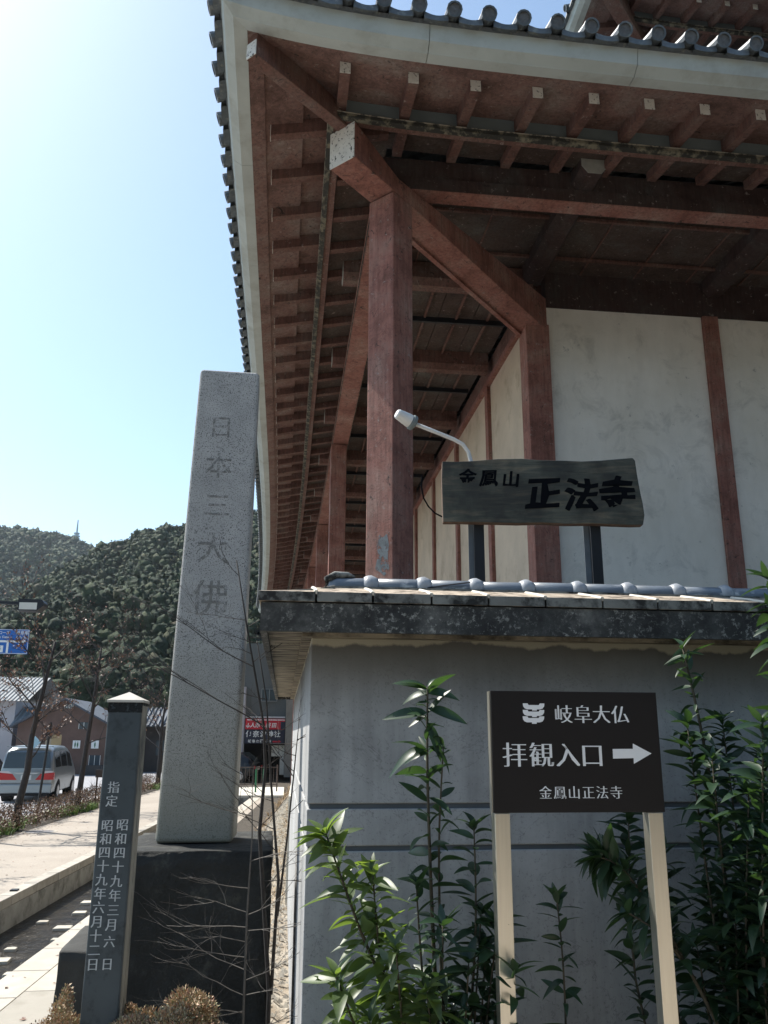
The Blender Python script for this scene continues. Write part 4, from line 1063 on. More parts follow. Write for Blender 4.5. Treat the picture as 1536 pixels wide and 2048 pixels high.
sg = S.stem([(.74, 4.0, 0), (.72, 4.0, .8), (.685, 3.97, 1.5), (.665, 3.95, 2.1), (.665, 3.93, 2.52)], .013, .004, 19, (.11, .17), .35, tipn=0)
S.stem([(.76, 4.0, .3), (.73, 4.0, 1.2), (.72, 3.98, 1.8), (.745, 3.97, 2.25)], .009, .003, 15, (.10, .15), .3, tipn=2)
S.stem([(.76, 3.98, .2), (.82, 3.9, 1.0), (.86, 3.88, 1.5), (.862, 3.88, 1.9)], .009, .003, 17, (.11, .16), .3)
S.stem([(.74, 3.98, .2), (.66, 3.9, .9), (.62, 3.9, 1.4), (.60, 3.88, 1.66)], .009, .003, 17, (.10, .15), .3)
S.stem([(.76, 3.98, .2), (.88, 3.8, .7), (.95, 3.72, 1.15), (.98, 3.7, 1.35)], .009, .003, 20, (.12, .17), .3)
S.stem([(.78, 3.98, .1), (.98, 3.85, .6), (1.03, 3.82, .95)], .009, .003, 20, (.12, .17), .3)
for k in range(16):
    xt = rnd.uniform(.62, 1.02); zt = rnd.uniform(.75, 1.75)-abs(xt-.75)*.9
    S.stem([(.76+rnd.gauss(0, .03), 3.98, .2), (.76+(xt-.76)*.6, 3.9, zt*.6), (xt, rnd.uniform(3.72, 3.92), zt)], .007, .003, 24, (.11, .17), .35)
tip = Vector((.665, 3.93, 2.52))
for dx, dy, dz, z_, L_ in ((-1, -.1, .28, -.01, .15), (1, -.1, .12, -.03, .145), (.35, .1, .55, 0, .06), (-.9, .2, -.05, -.03, .12), (-1, 0, .02, -.12, .20), (1, -.1, -.20, -.10, .19), (-.5, -.2, .0, -.07, .06), (-.8, 0, -.35, -.13, .10), (-1, -.1, -.22, -.28, .19), (.35, -.1, -.95, -.16, .18), (.9, 0, -.45, -.27, .15), (-.8, 0, -.1, -.30, .11)):
    S.leaf(tip+Vector((0, 0, z_)), (dx, dy, dz), L_, roll=(-1 if dx < 0 else 1)*rnd.uniform(.55, .95), key='a')  # paler leaf material stands in for sunlight on the tip leaves
S.done()
S = Shrub((1.21, 3.75, 0), 'small young plant with a thin upright stem between the two sign posts', 'plant', 'd')
S.stem([(1.20, 3.75, 0), (1.20, 3.75, .9), (1.20, 3.74, 1.35), (1.185, 3.74, 1.63)], .006, .003, 12, (.08, .12), .55, tipn=5)
for k in range(16):
    S.leaf((1.2+rnd.gauss(0, .04), 3.7, 1.08+rnd.uniform(-.25, .08)), (math.cos(k*2.4), math.sin(k*2.4)*.6-.2, .25), rnd.uniform(.14, .21))
S.stem([(1.0, 3.6, 0), (1.02, 3.6, .6), (1.05, 3.58, .98)], .007, .003, 14, (.14, .2), .5)
S.done()
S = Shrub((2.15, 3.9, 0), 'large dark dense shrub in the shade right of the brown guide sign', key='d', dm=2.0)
base = Vector((2.15, 3.9, 0))
S.stem([base, (2.10, 3.95, .9), (2.06, 3.95, 1.7), (2.0, 3.92, 2.3), (1.93, 3.90, 2.72)], .016, .004, 14, (.10, .16), .3, tipn=3)
S.stem([base, (2.0, 3.8, .8), (1.75, 3.75, 1.35), (1.50, 3.72, 1.72), (1.36, 3.70, 1.80)], .012, .003, 26, (.11, .16), .5, tipn=7)
S.stem([(1.75, 3.75, 1.35), (1.6, 3.68, 1.5), (1.47, 3.66, 1.58)], .008, .003, 30, (.11, .16), .3)
for k in range(34):
    a_ = rnd.uniform(-1, 1); zt = rnd.uniform(1.0, 2.4); xt = rnd.uniform(1.65, 2.75); yt_ = rnd.uniform(3.35, 4.2)
    mid = base.lerp(Vector((xt, yt_, zt)), .55)+Vector((rnd.gauss(0, .1), rnd.gauss(0, .06), -.05))
    S.stem([base, mid, (xt, yt_, zt)], .009, .003, 26, (.10, .16), .35, tipn=5)
for k in range(60):                     # unseen growth added on the right to keep skylight off the wall
    xt = rnd.uniform(2.3, 4.2); zt = rnd.uniform(.8, 3.1); yt_ = rnd.uniform(2.6, 4.1); b2 = Vector((2.2+(xt-2.2)*.7, 3.5, 0))
    S.stem([b2, b2.lerp(Vector((xt, yt_, zt)), .5), (xt, yt_, zt)], .011, .004, 16, (.13, .20), .35, tipn=6)
S.stem([base, (2.35, 3.85, 1.4), (2.5, 3.8, 2.2), (2.42, 3.78, 2.75)], .012, .003, 24, (.11, .16), .4, key='a')
S.stem([base, (2.3, 3.7, 1.2), (2.25, 3.6, 1.75), (2.12, 3.55, 1.86)], .010, .003, 8, (.10, .14), .8, key='a', tipn=6)
S.done()

# bare shrubs in front of the pedestal
def branch(mb, p, d, L_, r_, depth, spread=.6, n=3, seg=4, curl=.25, r=rnd, grav=.0):
    pts = [Vector(p)]; d = Vector(d).normalized(); rad = [r_]
    for i in range(seg):
        d = (d+Vector((r.gauss(0, curl), r.gauss(0, curl*.7), r.gauss(0, curl*.6)-grav))*.5).normalized(); pts.append(pts[-1]+d*L_/seg); rad.append(r_*(1-.6*(i+1)/seg))
    mb.tube(pts, rad, 5 if r_ > .004 else 4, cap=False)
    if depth <= 0: return pts
    for k in range(n):
        t_ = .25+.75*(k+r.random()*.7)/n; i = min(int(t_*seg), seg-1); q_ = pts[i].lerp(pts[i+1], t_*seg-i)
        dd = (d+Vector((r.gauss(0, spread), r.gauss(0, spread*.6), r.gauss(.1, spread*.5)))).normalized()
        branch(mb, q_, dd, L_*r.uniform(.45, .7), r_*.5, depth-1, spread, n, seg, curl, r, grav)
    return pts
sp = thing('bare_sapling', (.0, 5.2, 0), 'leafless dark branching sapling between the granite pillar and the wall corner', 'bare tree')
mb = MB()
main = [[(-.03, 5.2, 0), (-.03, 5.2, .9), (-.12, 5.2, 1.75), (-.10, 5.2, 2.1), (-.12, 5.2, 2.35), (-.24, 5.2, 2.9), (-.33, 5.15, 3.35)],
        [(-.02, 5.2, .9), (.0, 5.15, 1.5), (-.06, 5.15, 2.0), (-.11, 5.15, 2.5), (-.18, 5.1, 2.85)],
        [(.0, 5.2, 1.3), (.04, 5.2, 1.7), (.07, 5.15, 2.1), (.09, 5.1, 2.4)]]
for pl, r_ in zip(main, (.015, .011, .008)):
    mb.tube(pl, [r_*(1-.75*i/(len(pl)-1)) for i in range(len(pl))], 7)
mb.build('trunk', TWIGD, sp, smooth=True)
mb = MB(); r2 = random.Random(5)
for pl in main:
    for i in range(2, len(pl)):
        for k in range(3):
            p = Vector(pl[i-1]).lerp(Vector(pl[i]), r2.random()); s_ = r2.choice((-1, -1, 1))
            branch(mb, p, (s_*r2.uniform(.5, 1), r2.gauss(0, .3), r2.uniform(.1, .9)), r2.uniform(.15, .42), .0026, 2, .5, 3, 4, .3, r2)
branch(mb, (-.12, 5.2, 2.35), (-1, 0, .55), .95, .005, 2, .35, 4, 6, .12, r2)
branch(mb, (-.2, 5.2, 2.7), (-1, 0, .4), .7, .004, 2, .35, 4, 6, .12, r2)
mb.build('twigs', TWIGD, sp, 'stuff')
bs = thing('bare_shrub', (-.15, 5.0, 0), 'leafless shrub with fine pale twigs in front of the dark pedestal', 'bare shrub')
mb = MB(); r2 = random.Random(11)
pl = [(-.16, 5.0, 0), (-.16, 5.0, .8), (-.165, 5.0, 1.35), (-.155, 5.0, 1.75), (-.17, 5.0, 2.1)]
mb.tube(pl, [.009, .007, .006, .004, .002], 6)
for k in range(24):
    z = r2.uniform(.35, 1.95); s_ = -1 if r2.random() < .66 else 1
    branch(mb, (-.16, 5.0, z), (s_, r2.gauss(0, .35), r2.uniform(-.1, .55)), r2.uniform(.18, .42)*(1.35 if s_ < 0 else .7), .0032, 2, .45, 3, 5, .3, r2)
mb.build('branches', TWIGP, bs, 'stuff')

def clump(cx, cy, cz, rx, ry, rz, n, ls, mb, r=rnd, shell=.55):
    for _ in range(n):
        while True:
            v = Vector((r.uniform(-1, 1), r.uniform(-1, 1), r.uniform(-.3, 1)))
            if shell < v.length < 1: break
        v = v*(1+r.gauss(0, .05)); p = Vector((cx+v.x*rx, cy+v.y*ry, cz+v.z*rz)); d = (v+Vector((r.gauss(0, .5), r.gauss(0, .5), r.gauss(.4, .5)))).normalized()
        s_ = d.cross(Vector((r.gauss(0, 1), r.gauss(0, 1), r.gauss(0, 1)))).normalized(); L_ = ls*r.uniform(.6, 1.3)
        a = p; b = p+d*L_
        mb.add([a, p+d*L_*.45+s_*L_*.25, b, p+d*L_*.45-s_*L_*.25], [(0, 1, 2, 3)])
ar = random.Random(77)
def lumps(cx, cy, w_, d_, zt, n):
    out = []
    for k in range(n):
        x = cx+ar.uniform(-w_, w_); y = cy+ar.uniform(-d_, d_); e_ = 1-.10*((x-cx)/w_)**2-(.10 if x > cx+w_*.5 else 0)
        out.append((x, y, zt*e_-ar.uniform(.02, .16), ar.uniform(.06, .11), ar.uniform(.06, .11), ar.uniform(.07, .13)))
    return out
for (spec, lab) in (([(-.42, 4.55, .60, .22, .22, .3), (-.60, 4.55, .70, .16, .2, .32), (-.30, 4.55, .66, .16, .2, .3)]+lumps(-.47, 4.50, .26, .18, 1.03, 56), 'spreading bush with tan and reddish small leaves right of the marker post'),
                    ([(-1.05, 4.6, .50, .10, .15, .2)]+lumps(-1.0, 4.56, .12, .12, .98, 14)+[(-.97, 4.5, 1.06, .03, .03, .09)], 'reddish tan small leaved bush left of the marker post')):
    t0_ = thing('azalea_bush', (spec[0][0], spec[0][1], 0), lab, 'bush'); mb = MB()
    for (a, b, c, d, e_, f) in spec: clump(a, b, c, d, e_, f, int(9500*d*f/.06)+90, .0155, mb, ar, .3)
    mb.build('foliage', AZALEA, t0_, 'stuff', fixn=False)
    mb = MB(); r2 = random.Random(3)
    for k in range(14):
        a, b, c, d, e_, f = spec[k % len(spec)]; branch(mb, (spec[0][0], spec[0][1], 0), (a-spec[0][0]+r2.gauss(0, .12), r2.gauss(0, .12), c+f*.9), c+f*r2.uniform(.5, .75), .006, 0, .3, 3, 4, .15, r2)
    mb.build('stems', TWIGD, t0_)

# hedge along the road, weeds
hr = random.Random(21)
for i, (y0, y1, lab) in enumerate(((17.5, 24.3, 'nearest stretch of brown azalea hedge beside the leaning street tree'), (24.6, 30.6, 'middle stretch of brown azalea hedge in front of the silver van'), (31.2, 38, 'farthest stretch of brown azalea hedge behind the marker post'))):
    t0_ = thing('azalea_hedge', (sx(-7.1, y0), y0, 0), lab, 'hedge'); mb = MB(); y = y0
    while y < y1:
        clump(sx(-7.12, y)+hr.gauss(0, .05), y, .22+hr.uniform(-.04, .05), .33, .38, .42, 420, .05, mb, hr, .6); y += .42
    mb.build('foliage', HEDGE, t0_, 'stuff', fixn=False)
    mb = MB(); y = y0+.2
    while y < y1:
        branch(mb, (sx(-7.12, y), y, 0), (hr.gauss(0, .3), hr.gauss(0, .3), 1), .55, .012, 2, .5, 3, 3, .2, hr); y += .5
    mb.build('stems', TWIGD, t0_)
mb = MB()
for (x, y, n) in ((-6.62, 22.0, 60), (-6.75, 23.2, 40), (-6.35, 26.6, 60), (-6.1, 28.2, 60), (-6.25, 27.5, 50), (-5.5, 39, 40), (-6.7, 21.2, 40)):
    for k in range(n): blades(mb, x+hr.gauss(0, .16), y+hr.gauss(0, .5), 0, 8, .26, .04, .012, .9)
mb.build('weeds', WEED, None, 'stuff', fixn=False)

# ------------------------------------------------------------------ street trees
def tree(x, y, pts, r0_, label, seed, leaves=0, crown=3.0, nb=9):
    r2 = random.Random(seed); t0_ = thing('street_tree', (x, y, 0), label, 'tree', None)
    P_ = [Vector((x+a, y+b, z)) for a, b, z in pts]
    mb = MB(); mb.tube(P_, [r0_*(1-.7*i/(len(P_)-1)) for i in range(len(P_))], 9); mb.build('trunk', BARK, t0_, smooth=True)
    mb = MB(); tips = []
    for k in range(nb):
        t_ = .38+.62*k/nb; f = t_*(len(P_)-1); i = min(int(f), len(P_)-2); p = P_[i].lerp(P_[i+1], f-i)
        a = k*2.4+r2.random(); d = Vector((math.cos(a), math.sin(a)*.8, r2.uniform(.5, 1.3)))
        tips += branch(mb, p, d, crown*r2.uniform(.4, .8), r0_*.22, 3, .5, 4, 5, .22, r2)
    mb.build('branches', BARK, t0_)
    if leaves:
        mb2 = MB(); vs = [v for v in mb.v[::7]]
        for _ in range(leaves):
            v = r2.choice(vs)
            clump(v[0], v[1], v[2], .05, .05, .05, 1, .085, mb2, r2, .1)
        mb2.build('dry_leaves', DRYLEAF, t0_, 'stuff', fixn=False)
tree(-6.47, 22.5, [(0, 0, 0), (.05, 0, .7), (.16, 0, 1.4), (.17, 0, 2.2), (.28, 0, 3.0), (.40, 0, 3.9), (.5, 0, 4.6)], .105, 'nearest leaning street tree, in front of the silver van', 2, 1500, 2.3, 10)
tree(-6.25, 27.9, [(0, 0, 0), (.06, 0, .9), (.13, 0, 2.1), (.22, 0, 3.2), (.26, 0, 4.3), (.3, 0, 5.0)], .10, 'bare street tree standing in green weeds right of the silver van', 4, 500, 2.6, 10)
tree(-5.46, 39.4, [(0, 0, 0), (.03, 0, 1.2), (.0, 0, 2.5), (.1, 0, 3.8)], .12, 'farther bare street tree seen between the marker post and the granite pillar', 6, 600, 3.0, 10)
tree(-8.2, 17.4, [(0, 0, 0), (.1, 0, 1.2), (.2, 0, 2.4), (.3, 0, 3.4), (.5, 0, 4.2)], .12, 'bare street tree at the left edge whose branches cross the blue road sign', 9, 600, 2.0, 8)
# ------------------------------------------------------------------ street lamp, road signs, notice board
t0_ = thing('street_lamp', (-8.6, 22, 0), 'dark street lamp reaching in from the left with a square pale lamp head', 'street lamp')
m_ = MB(); m_.tube([(-8.6, 22, 0), (-8.6, 22, 5.55)], [.07, .05], 10); m_.build('pole', BLACKST, t0_)
m_ = MB(); m_.bar((-8.6, 22, 5.55), (-6.80, 22, 5.50), .09, .07); m_.build('arm', BLACKST, t0_)
m_ = MB(); m_.prism([(-6.80, 5.30), (-6.32, 5.30), (-6.17, 5.43), (-6.17, 5.50), (-6.22, 5.58), (-6.80, 5.60)], (0, 21.8, 0), (1, 0, 0), (0, 0, 1), (0, .4, 0)); m_.build('lamp_head', BLACKST, t0_)
m_ = MB(); m_.box((-6.76, 21.795, 5.325), (-6.33, 21.799, 5.50)); m_.build('lamp_glass', LAMPGL, t0_)
t0_ = thing('direction_sign', (-11.2, 30, 0), 'blue overhead direction sign with white arrow and white writing at the left edge', 'road sign')
m_ = MB(); m_.tube([(-11.2, 30.1, 0), (-11.2, 30.1, 6.2)], .09, 10); m_.build('pole', WHITEST, t0_)
m_ = MB(); m_.box((-11.1, 30.05, 5.5), (-10.4, 30.11, 5.56)); m_.build('arm', WHITEST, t0_)
m_ = MB(); m_.box((-10.9, 29.98, 4.92), (-8.85, 30.02, 5.76)); bl = m_.build('sign_board', BLUE, t0_)
m_ = MB(); Z0 = 29.976
def fl(p, y=Z0): m_.add([(a, y, b) for a, b in p], [tuple(range(len(p)))])
fl([(-10.85, 5.31), (-9.03, 5.31), (-9.03, 5.27), (-8.89, 5.345), (-9.03, 5.42), (-9.03, 5.38), (-10.85, 5.38)]); fl([(-9.56, 4.95), (-9.49, 4.95), (-9.49, 5.31), (-9.56, 5.31)])
for p in ([(-10.89, 4.93), (-8.86, 4.93), (-8.86, 4.945), (-10.89, 4.945)], [(-10.89, 5.735), (-8.86, 5.735), (-8.86, 5.75), (-10.89, 5.75)], [(-8.875, 4.945), (-8.86, 4.945), (-8.86, 5.735), (-8.875, 5.735)]): fl(p, Z0+.001)
fl([(-9.95, 4.97), (-9.66, 4.97), (-9.66, 5.2), (-9.95, 5.2)]); m_.build('arrow_marking', SIGNW, bl, fixn=False)
lettering([('岐', -9.22, 5.64, .16), ('阜', -9.07, 5.64, .16), ('駅', -8.92+.0, 5.64, .15), ('Gifu Sta.', -9.07, 5.50, .12), ('イ', -9.92, 5.64, .13), ('コ', -9.80, 5.64, .13), ('ー', -9.68, 5.64, .13), ('ス', -9.56, 5.64, .13), ('the Gate', -9.72, 5.50, .12)],
          (0, Z0, 0), (1, 0, 0), (0, 0, 1), (0, -1, 0), SIGNW, parent=bl, bold=.01)
lettering([('橋', -9.80, 5.12, .13), ('北', -9.80, 5.02, .10)], (0, Z0-.003, 0), (1, 0, 0), (0, 0, 1), (0, -1, 0), BLUE, parent=bl, bold=.01)
t0_ = thing('sign_pole', (-6.68, 25.4, 0), 'thin dark pole with a pale blue diamond sign and a small brown board', 'sign pole')
m_ = MB(); m_.tube([(-6.75, 25.4, 0), (-6.62, 25.4, 2.6)], .035, 8); m_.build('pole', BLACKST, t0_)
m_ = MB(); m_.prism([(-.17, 0), (0, -.17), (.17, 0), (0, .17)], (-7.0, 25.35, 2.05), (1, 0, 0), (0, 0, 1), (0, .02, 0)); m_.build('diamond_plate', simple('pale_blue_plate', (.35, .55, .66), .5, .1, 5, 0), t0_)
m_ = MB(); m_.box((-6.55, 25.36, 1.98), (-6.28, 25.38, 2.26)); m_.build('name_plate', simple('ochre_plate', (.36, .29, .17), .6, .1, 5, 0), t0_)
t0_ = thing('notice_board', (-5.9, 28.9, 0), 'low dark brown notice board on two legs beside the marker post', 'notice board')
m_ = MB(); m_.box((-5.98, 28.9, .93), (-5.35, 28.95, 1.17)); m_.build('board', BROWNB, t0_)
for x in (-5.96, -5.70): 
    m_ = MB(); m_.box((x, 28.96, 0), (x+.05, 29.0, 1.6 if x > -5.9 else 1.17)); m_.build('leg', BROWNB, t0_)

# ------------------------------------------------------------------ vehicles
def vehicle(name, loc, rz, label, cat, paint, L_=4.8, W2=.9, H2=1.88, van=True):
    t0_ = thing(name, loc, label, cat); t0_.rotation_euler = (0, 0, rz)
    # side outline stations along y: (y, sill, belt, roof, half width factor at roof)
    if van: st = [(0, .42, 1.02, 1.10, .96, .93), (.03, .30, 1.06, 1.25, .92, .96), (.12, .28, 1.08, 1.62, .88, .985), (.26, .26, 1.08, 1.80, .80, 1.), (.6, .25, 1.08, 1.87, .78, 1.), (1.8, .25, 1.07, 1.88, .78, 1.), (3.0, .25, 1.05, 1.84, .78, 1.), (3.55, .25, 1.02, 1.66, .80, 1.), (4.1, .25, .98, 1.22, .88, .99), (4.5, .26, .86, .98, .9, .95), (4.75, .32, .70, .76, .95, .86)]
    else: st = [(0, .42, .80, .86, .94, .92), (.06, .28, .86, .98, .90, .96), (.35, .25, .90, 1.22, .82, .985), (.75, .24, .92, 1.42, .74, 1.), (1.5, .24, .92, 1.47, .72, 1.), (2.3, .24, .90, 1.42, .72, 1.), (3.0, .24, .88, 1.02, .84, 1.), (3.7, .25, .76, .84, .9, .97), (4.1, .30, .60, .66, .93, .88)]
    mb = MB(); sec = []
    for (y, s_, b, r_, rf, wf) in st:
        w0 = W2*wf; wr = w0*rf
        half = [(w0*.80, s_), (w0*.97, s_+.08), (w0, s_+(b-s_)*.55), (w0*.985, b), (w0*.985+(wr-w0*.985)*.85, b+(r_-b)*.86), (wr*.86, r_-.01*(r_-b)), (wr*.45, r_+.0), (0, r_+.012)]
        sec.append([(x, y, z) for x, z in half]+[(-x, y, z) for x, z in half[::-1][1:]])
    n = len(sec[0]); mb.add([p for s in sec for p in s], [(i*n+k, i*n+(k+1) % n, (i+1)*n+(k+1) % n, (i+1)*n+k) for i in range(len(sec)-1) for k in range(n)]+[tuple(range(n))[::-1], tuple(range((len(sec)-1)*n, len(sec)*n))])
    def part(mb, nm, mt, par=None, **k):
        me_off = world_of(t0_); mb.v = [tuple(Vector(p)+me_off) for p in mb.v]
        return mb.build(nm, mt, par or t0_, **k)
    body = part(mb, 'body', paint, smooth=True)
    body.modifiers.new('edge', 'EDGE_SPLIT').split_angle = R(38)
    def at(y):
        for i in range(len(st)-1):
            if st[i][0] <= y <= st[i+1][0]:
                f = (y-st[i][0])/(st[i+1][0]-st[i][0]); return [st[i][k]+(st[i+1][k]-st[i][k])*f for k in range(6)]
        return st[-1]
    def side(y, h, sg, o_=.008):
        _, s_, b, r_, rf, wf = at(y); w0 = W2*wf; wr = w0*rf
        return (sg*(w0*.985+(wr-w0*.985)*.85*h+o_), y, b+(r_-b)*.86*h)
    for sg in (1, -1):
        for (ya, yb) in (((.34, 1.35), (1.43, 2.55), (2.63, 3.5)) if van else ((.85, 1.55), (1.62, 2.55))):
            m = MB(); m.add([side(ya+.03, .10, sg), side(yb, .10, sg), side(yb-.04, .9, sg), side(ya+.06, .9, sg)], [(0, 1, 2, 3)]); part(m, 'side_window', GLASS)
        m = MB()
        for y_ in ((1.39, 2.59) if van else (1.58, 2.6)): m.bar((sg*(W2+.002), y_, .4), (sg*(W2+.002), y_, 1.02 if van else .9), .012, .01)
        part(m, 'door_seam', RUBBER)
    # rear glass and lights
    if van:
        m = MB(); m.add([(-.78, .005, 1.13), (.78, .005, 1.13), (.70, .125, 1.66), (-.70, .125, 1.66)], [(0, 1, 2, 3)]); m.v = [(x, y-.035-(.0 if z < 1.3 else .045), z) for x, y, z in m.v]; part(m, 'rear_window', GLASS)
        for sg in (1, -1):
            m = MB(); m.prism([(sg*.30, .74), (sg*.46, .94), (sg*.875, .98), (sg*.875, .74)], (0, -.012, 0), (1, 0, 0), (0, 0, 1), (0, .05, 0)); part(m, 'tail_light', TAILR)
            m = MB(); m.box((sg*.86-.03, -.004, .74), (sg*.86+.04, .22, .98)); part(m, 'tail_light', TAILR)
            m = MB(); m.prism([(sg*.47, .95), (sg*.60, 1.03), (sg*.875, 1.03), (sg*.875, .985)], (0, -.010, 0), (1, 0, 0), (0, 0, 1), (0, .05, 0)); part(m, 'light_lens', simple('clear_lens', (.55, .5, .5), .2, .05, 5, 0))
        m = MB(); m.box((-.17, -.03, .74), (.17, -.012, .90)); part(m, 'number_plate', PLATE)
        m = MB(); m.prism([(-.46, .98), (.46, .98), (.30, .93), (-.30, .93)], (0, -.022, 0), (1, 0, 0), (0, 0, 1), (0, .04, 0)); part(m, 'garnish', RIM)
        m = MB(); m.box((-.88, -.07, .30), (.88, .10, .60)); b_ = part(m, 'bumper', paint, bevel=.03)
        m = MB(); m.box((-.80, -.062, .22), (.80, .05, .298)); part(m, 'bumper_valance', RUBBER)
        m = MB(); m.bar((-.84, -.008, .63), (.84, -.008, .63), .01, .014); part(m, 'tailgate_seam', RUBBER)
        m = MB(); m.bar((-.76, .18, 1.845), (.76, .18, 1.845), .16, .03); part(m, 'roof_spoiler', paint)
        m = MB(); m.add([(-.66, 3.62, 1.66), (.66, 3.62, 1.66), (.76, 4.12, 1.24), (-.76, 4.12, 1.24)], [(0, 1, 2, 3)]); part(m, 'windscreen', GLASS)
    else:
        m = MB(); m.add([(-.66, .10, 1.0), (.66, .10, 1.0), (.54, .66, 1.40), (-.54, .66, 1.40)], [(0, 1, 2, 3)]); m.v = [(x, y-.02, z+.03) for x, y, z in m.v]; part(m, 'rear_window', GLASS)
        m = MB(); m.add([(-.58, 2.4, 1.42), (.58, 2.4, 1.42), (.7, 3.02, 1.03), (-.7, 3.02, 1.03)], [(0, 1, 2, 3)]); m.v = [(x, y+.01, z+.02) for x, y, z in m.v]; part(m, 'windscreen', GLASS)
        for sg in (1, -1):
            m = MB(); m.box((sg*.7-.12, -.012, .66), (sg*.7+.12, .05, .80)); part(m, 'tail_light', TAILR)
        m = MB(); m.box((-.17, -.03, .60), (.17, -.004, .76)); part(m, 'number_plate', PLATE)
    wy = (.95, 3.85) if van else (.72, 3.2)
    for sg in (1, -1):
        for y_ in wy:
            m = MB(); m.tube([(sg*(W2-.21), y_, .325), (sg*(W2+.012), y_, .325)], .325, 20); wl = part(m, 'wheel', RUBBER)
            m = MB(); m.tube([(sg*(W2+.0125), y_, .325), (sg*(W2+.022), y_, .325)], [.22, .19], 14); part(m, 'rim', RIM, wl)
            m = MB(); m.tube([(sg*(W2-.30), y_, .345), (sg*(W2+.003), y_, .345)], .385, 20); part(m, 'wheel_arch', RUBBER)
    return t0_
vehicle('parked_van', (-8.78, 31.25, 0), .06, 'silver minivan parked at the roadside, seen from behind', 'van', SILVER)
vehicle('parked_car', (-12.9, 37.0, 0), .05, 'dark car cut off by the left edge beside the silver van', 'car', BLACKCAR, van=False)
vehicle('parked_car', (-1.2, 43.6, 0), 1.35, 'black car in the dark garage under the shop billboards', 'car', BLACKCAR, van=False)

# ------------------------------------------------------------------ houses
def tiled_roof(mb, x0, x1, ya, za, yb, zb, step=.3, r_=.06):
    n = int((x1-x0)/step)
    for i in range(n+1):
        x = x0+i*step; mb.tube([(x, ya, za+.03), (x, yb, zb+.03)], r_, 5)
h1 = thing('pale_house', (-19, 55, 0), 'pale plastered house with light tiled roof at the left edge', 'house')
m_ = MB(); m_.box((-24, 55, 0), (-16.55, 63, 4.2)); m_.build('wall', HWHITE, h1)
m_ = MB(); m_.add([(-24.5, 54.4, 4.2), (-15.7, 54.4, 4.2), (-15.7, 59, 5.9), (-24.5, 59, 5.9), (-15.7, 63.6, 4.2), (-24.5, 63.6, 4.2)], [(0, 1, 2, 3), (3, 2, 4, 5)]); tiled_roof(m_, -24.4, -15.8, 54.4, 4.2, 59, 5.9, .25, .04); m_.build('roof', HROOF, h1)
m_ = MB(); m_.add([(-16.5, 54.0, 2.7), (-14.6, 54.0, 2.7), (-14.6, 56.5, 3.9), (-16.5, 56.5, 3.9)], [(0, 1, 2, 3)]); tiled_roof(m_, -16.4, -14.7, 54.0, 2.7, 56.5, 3.9); m_.build('lower_roof', HROOF, h1)
for z in (3.0, 2.0):
    m_ = MB(); m_.box((-17.9, 54.96, z-.4), (-17.3, 54.99, z+.1)); m_.build('window', WINGL, h1)
h2 = thing('brick_house', (-13, 52, 0), 'brown gabled house with two white pictogram plates on its wall', 'house')
yb_ = 52.
m_ = MB(); m_.prism([(-15.4, 0), (-10.1, 0), (-10.1, 2.75), (-12.85, 4.25), (-15.4, 2.85)], (0, yb_, 0), (1, 0, 0), (0, 0, 1), (0, 7, 0)); m_.build('wall', BRICK, h2)
m_ = MB()
for (xa, za, xb, zb) in ((-12.85, 4.33, -15.8, 2.70), (-12.85, 4.33, -9.7, 2.62)):
    m_.hexa([(xa, yb_-.35, za-.12), (xb, yb_-.35, zb-.12), (xb, yb_+7.3, zb-.12), (xa, yb_+7.3, za-.12), (xa, yb_-.35, za), (xb, yb_-.35, zb), (xb, yb_+7.3, zb), (xa, yb_+7.3, za)])
m_.build('roof', BROOF, h2)
for (x, z, w_, h_) in ((-12.85, 3.72, .18, .24), (-12.58, 3.72, .18, .24), (-11.95, 2.55, .55, .38), (-11.2, .35, .62, .72), (-13.3, .9, .6, .6)):
    m_ = MB(); m_.box((x, yb_-.03, z), (x+w_, yb_-.003, z+h_)); wn = m_.build('window', WINGL, h2)
    m_ = MB()
    for a in (0, w_/2, w_): m_.box((x+a-.015, yb_-.04, z), (x+a+.015, yb_-.031, z+h_))
    m_.build('window_frame', TRIM, wn)
for x in (-12.2, -11.15):
    m_ = MB(); m_.box((x, yb_-.05, 1.45), (x+.42, yb_-.01, 1.90)); pl = m_.build('pictogram_plate', SIGNW, h2)
    m_ = MB(); cx = x+.21
    for dx in ((-.07, .07) if x < -12 else (0,)):
        m_.add([(cx+dx+.03*math.cos(6.283*k/8), yb_-.052, 1.81+.03*math.sin(6.283*k/8)) for k in range(8)], [tuple(range(8))])
        m_.add([(cx+dx-.04, yb_-.052, 1.76), (cx+dx+.04, yb_-.052, 1.76), (cx+dx+.045, yb_-.052, 1.6), (cx+dx-.045, yb_-.052, 1.6)], [(0, 1, 2, 3)])
        m_.add([(cx+dx-.03, yb_-.052, 1.6), (cx+dx+.03, yb_-.052, 1.6), (cx+dx+.02, yb_-.052, 1.5), (cx+dx-.02, yb_-.052, 1.5)], [(0, 1, 2, 3)])
    m_.build('pictogram', GREENP, pl, fixn=False)
m_ = MB(); m_.box((-13.75, yb_-.05, 1.6), (-13.2, yb_-.02, 2.0)); m_.build('notice_plate', simple('tan_plate', (.34, .28, .2), .7, .15, 5, 0), h2)
h3 = thing('low_house', (-8, 54, 0), 'long low building with blue grey tiled roof behind the marker post', 'house')
m_ = MB(); m_.box((-10.0, 55.2, 0), (-3.4, 60, 2.7)); m_.build('wall', simple('dim_wall', (.07, .062, .058), .9, .2, 2), h3)
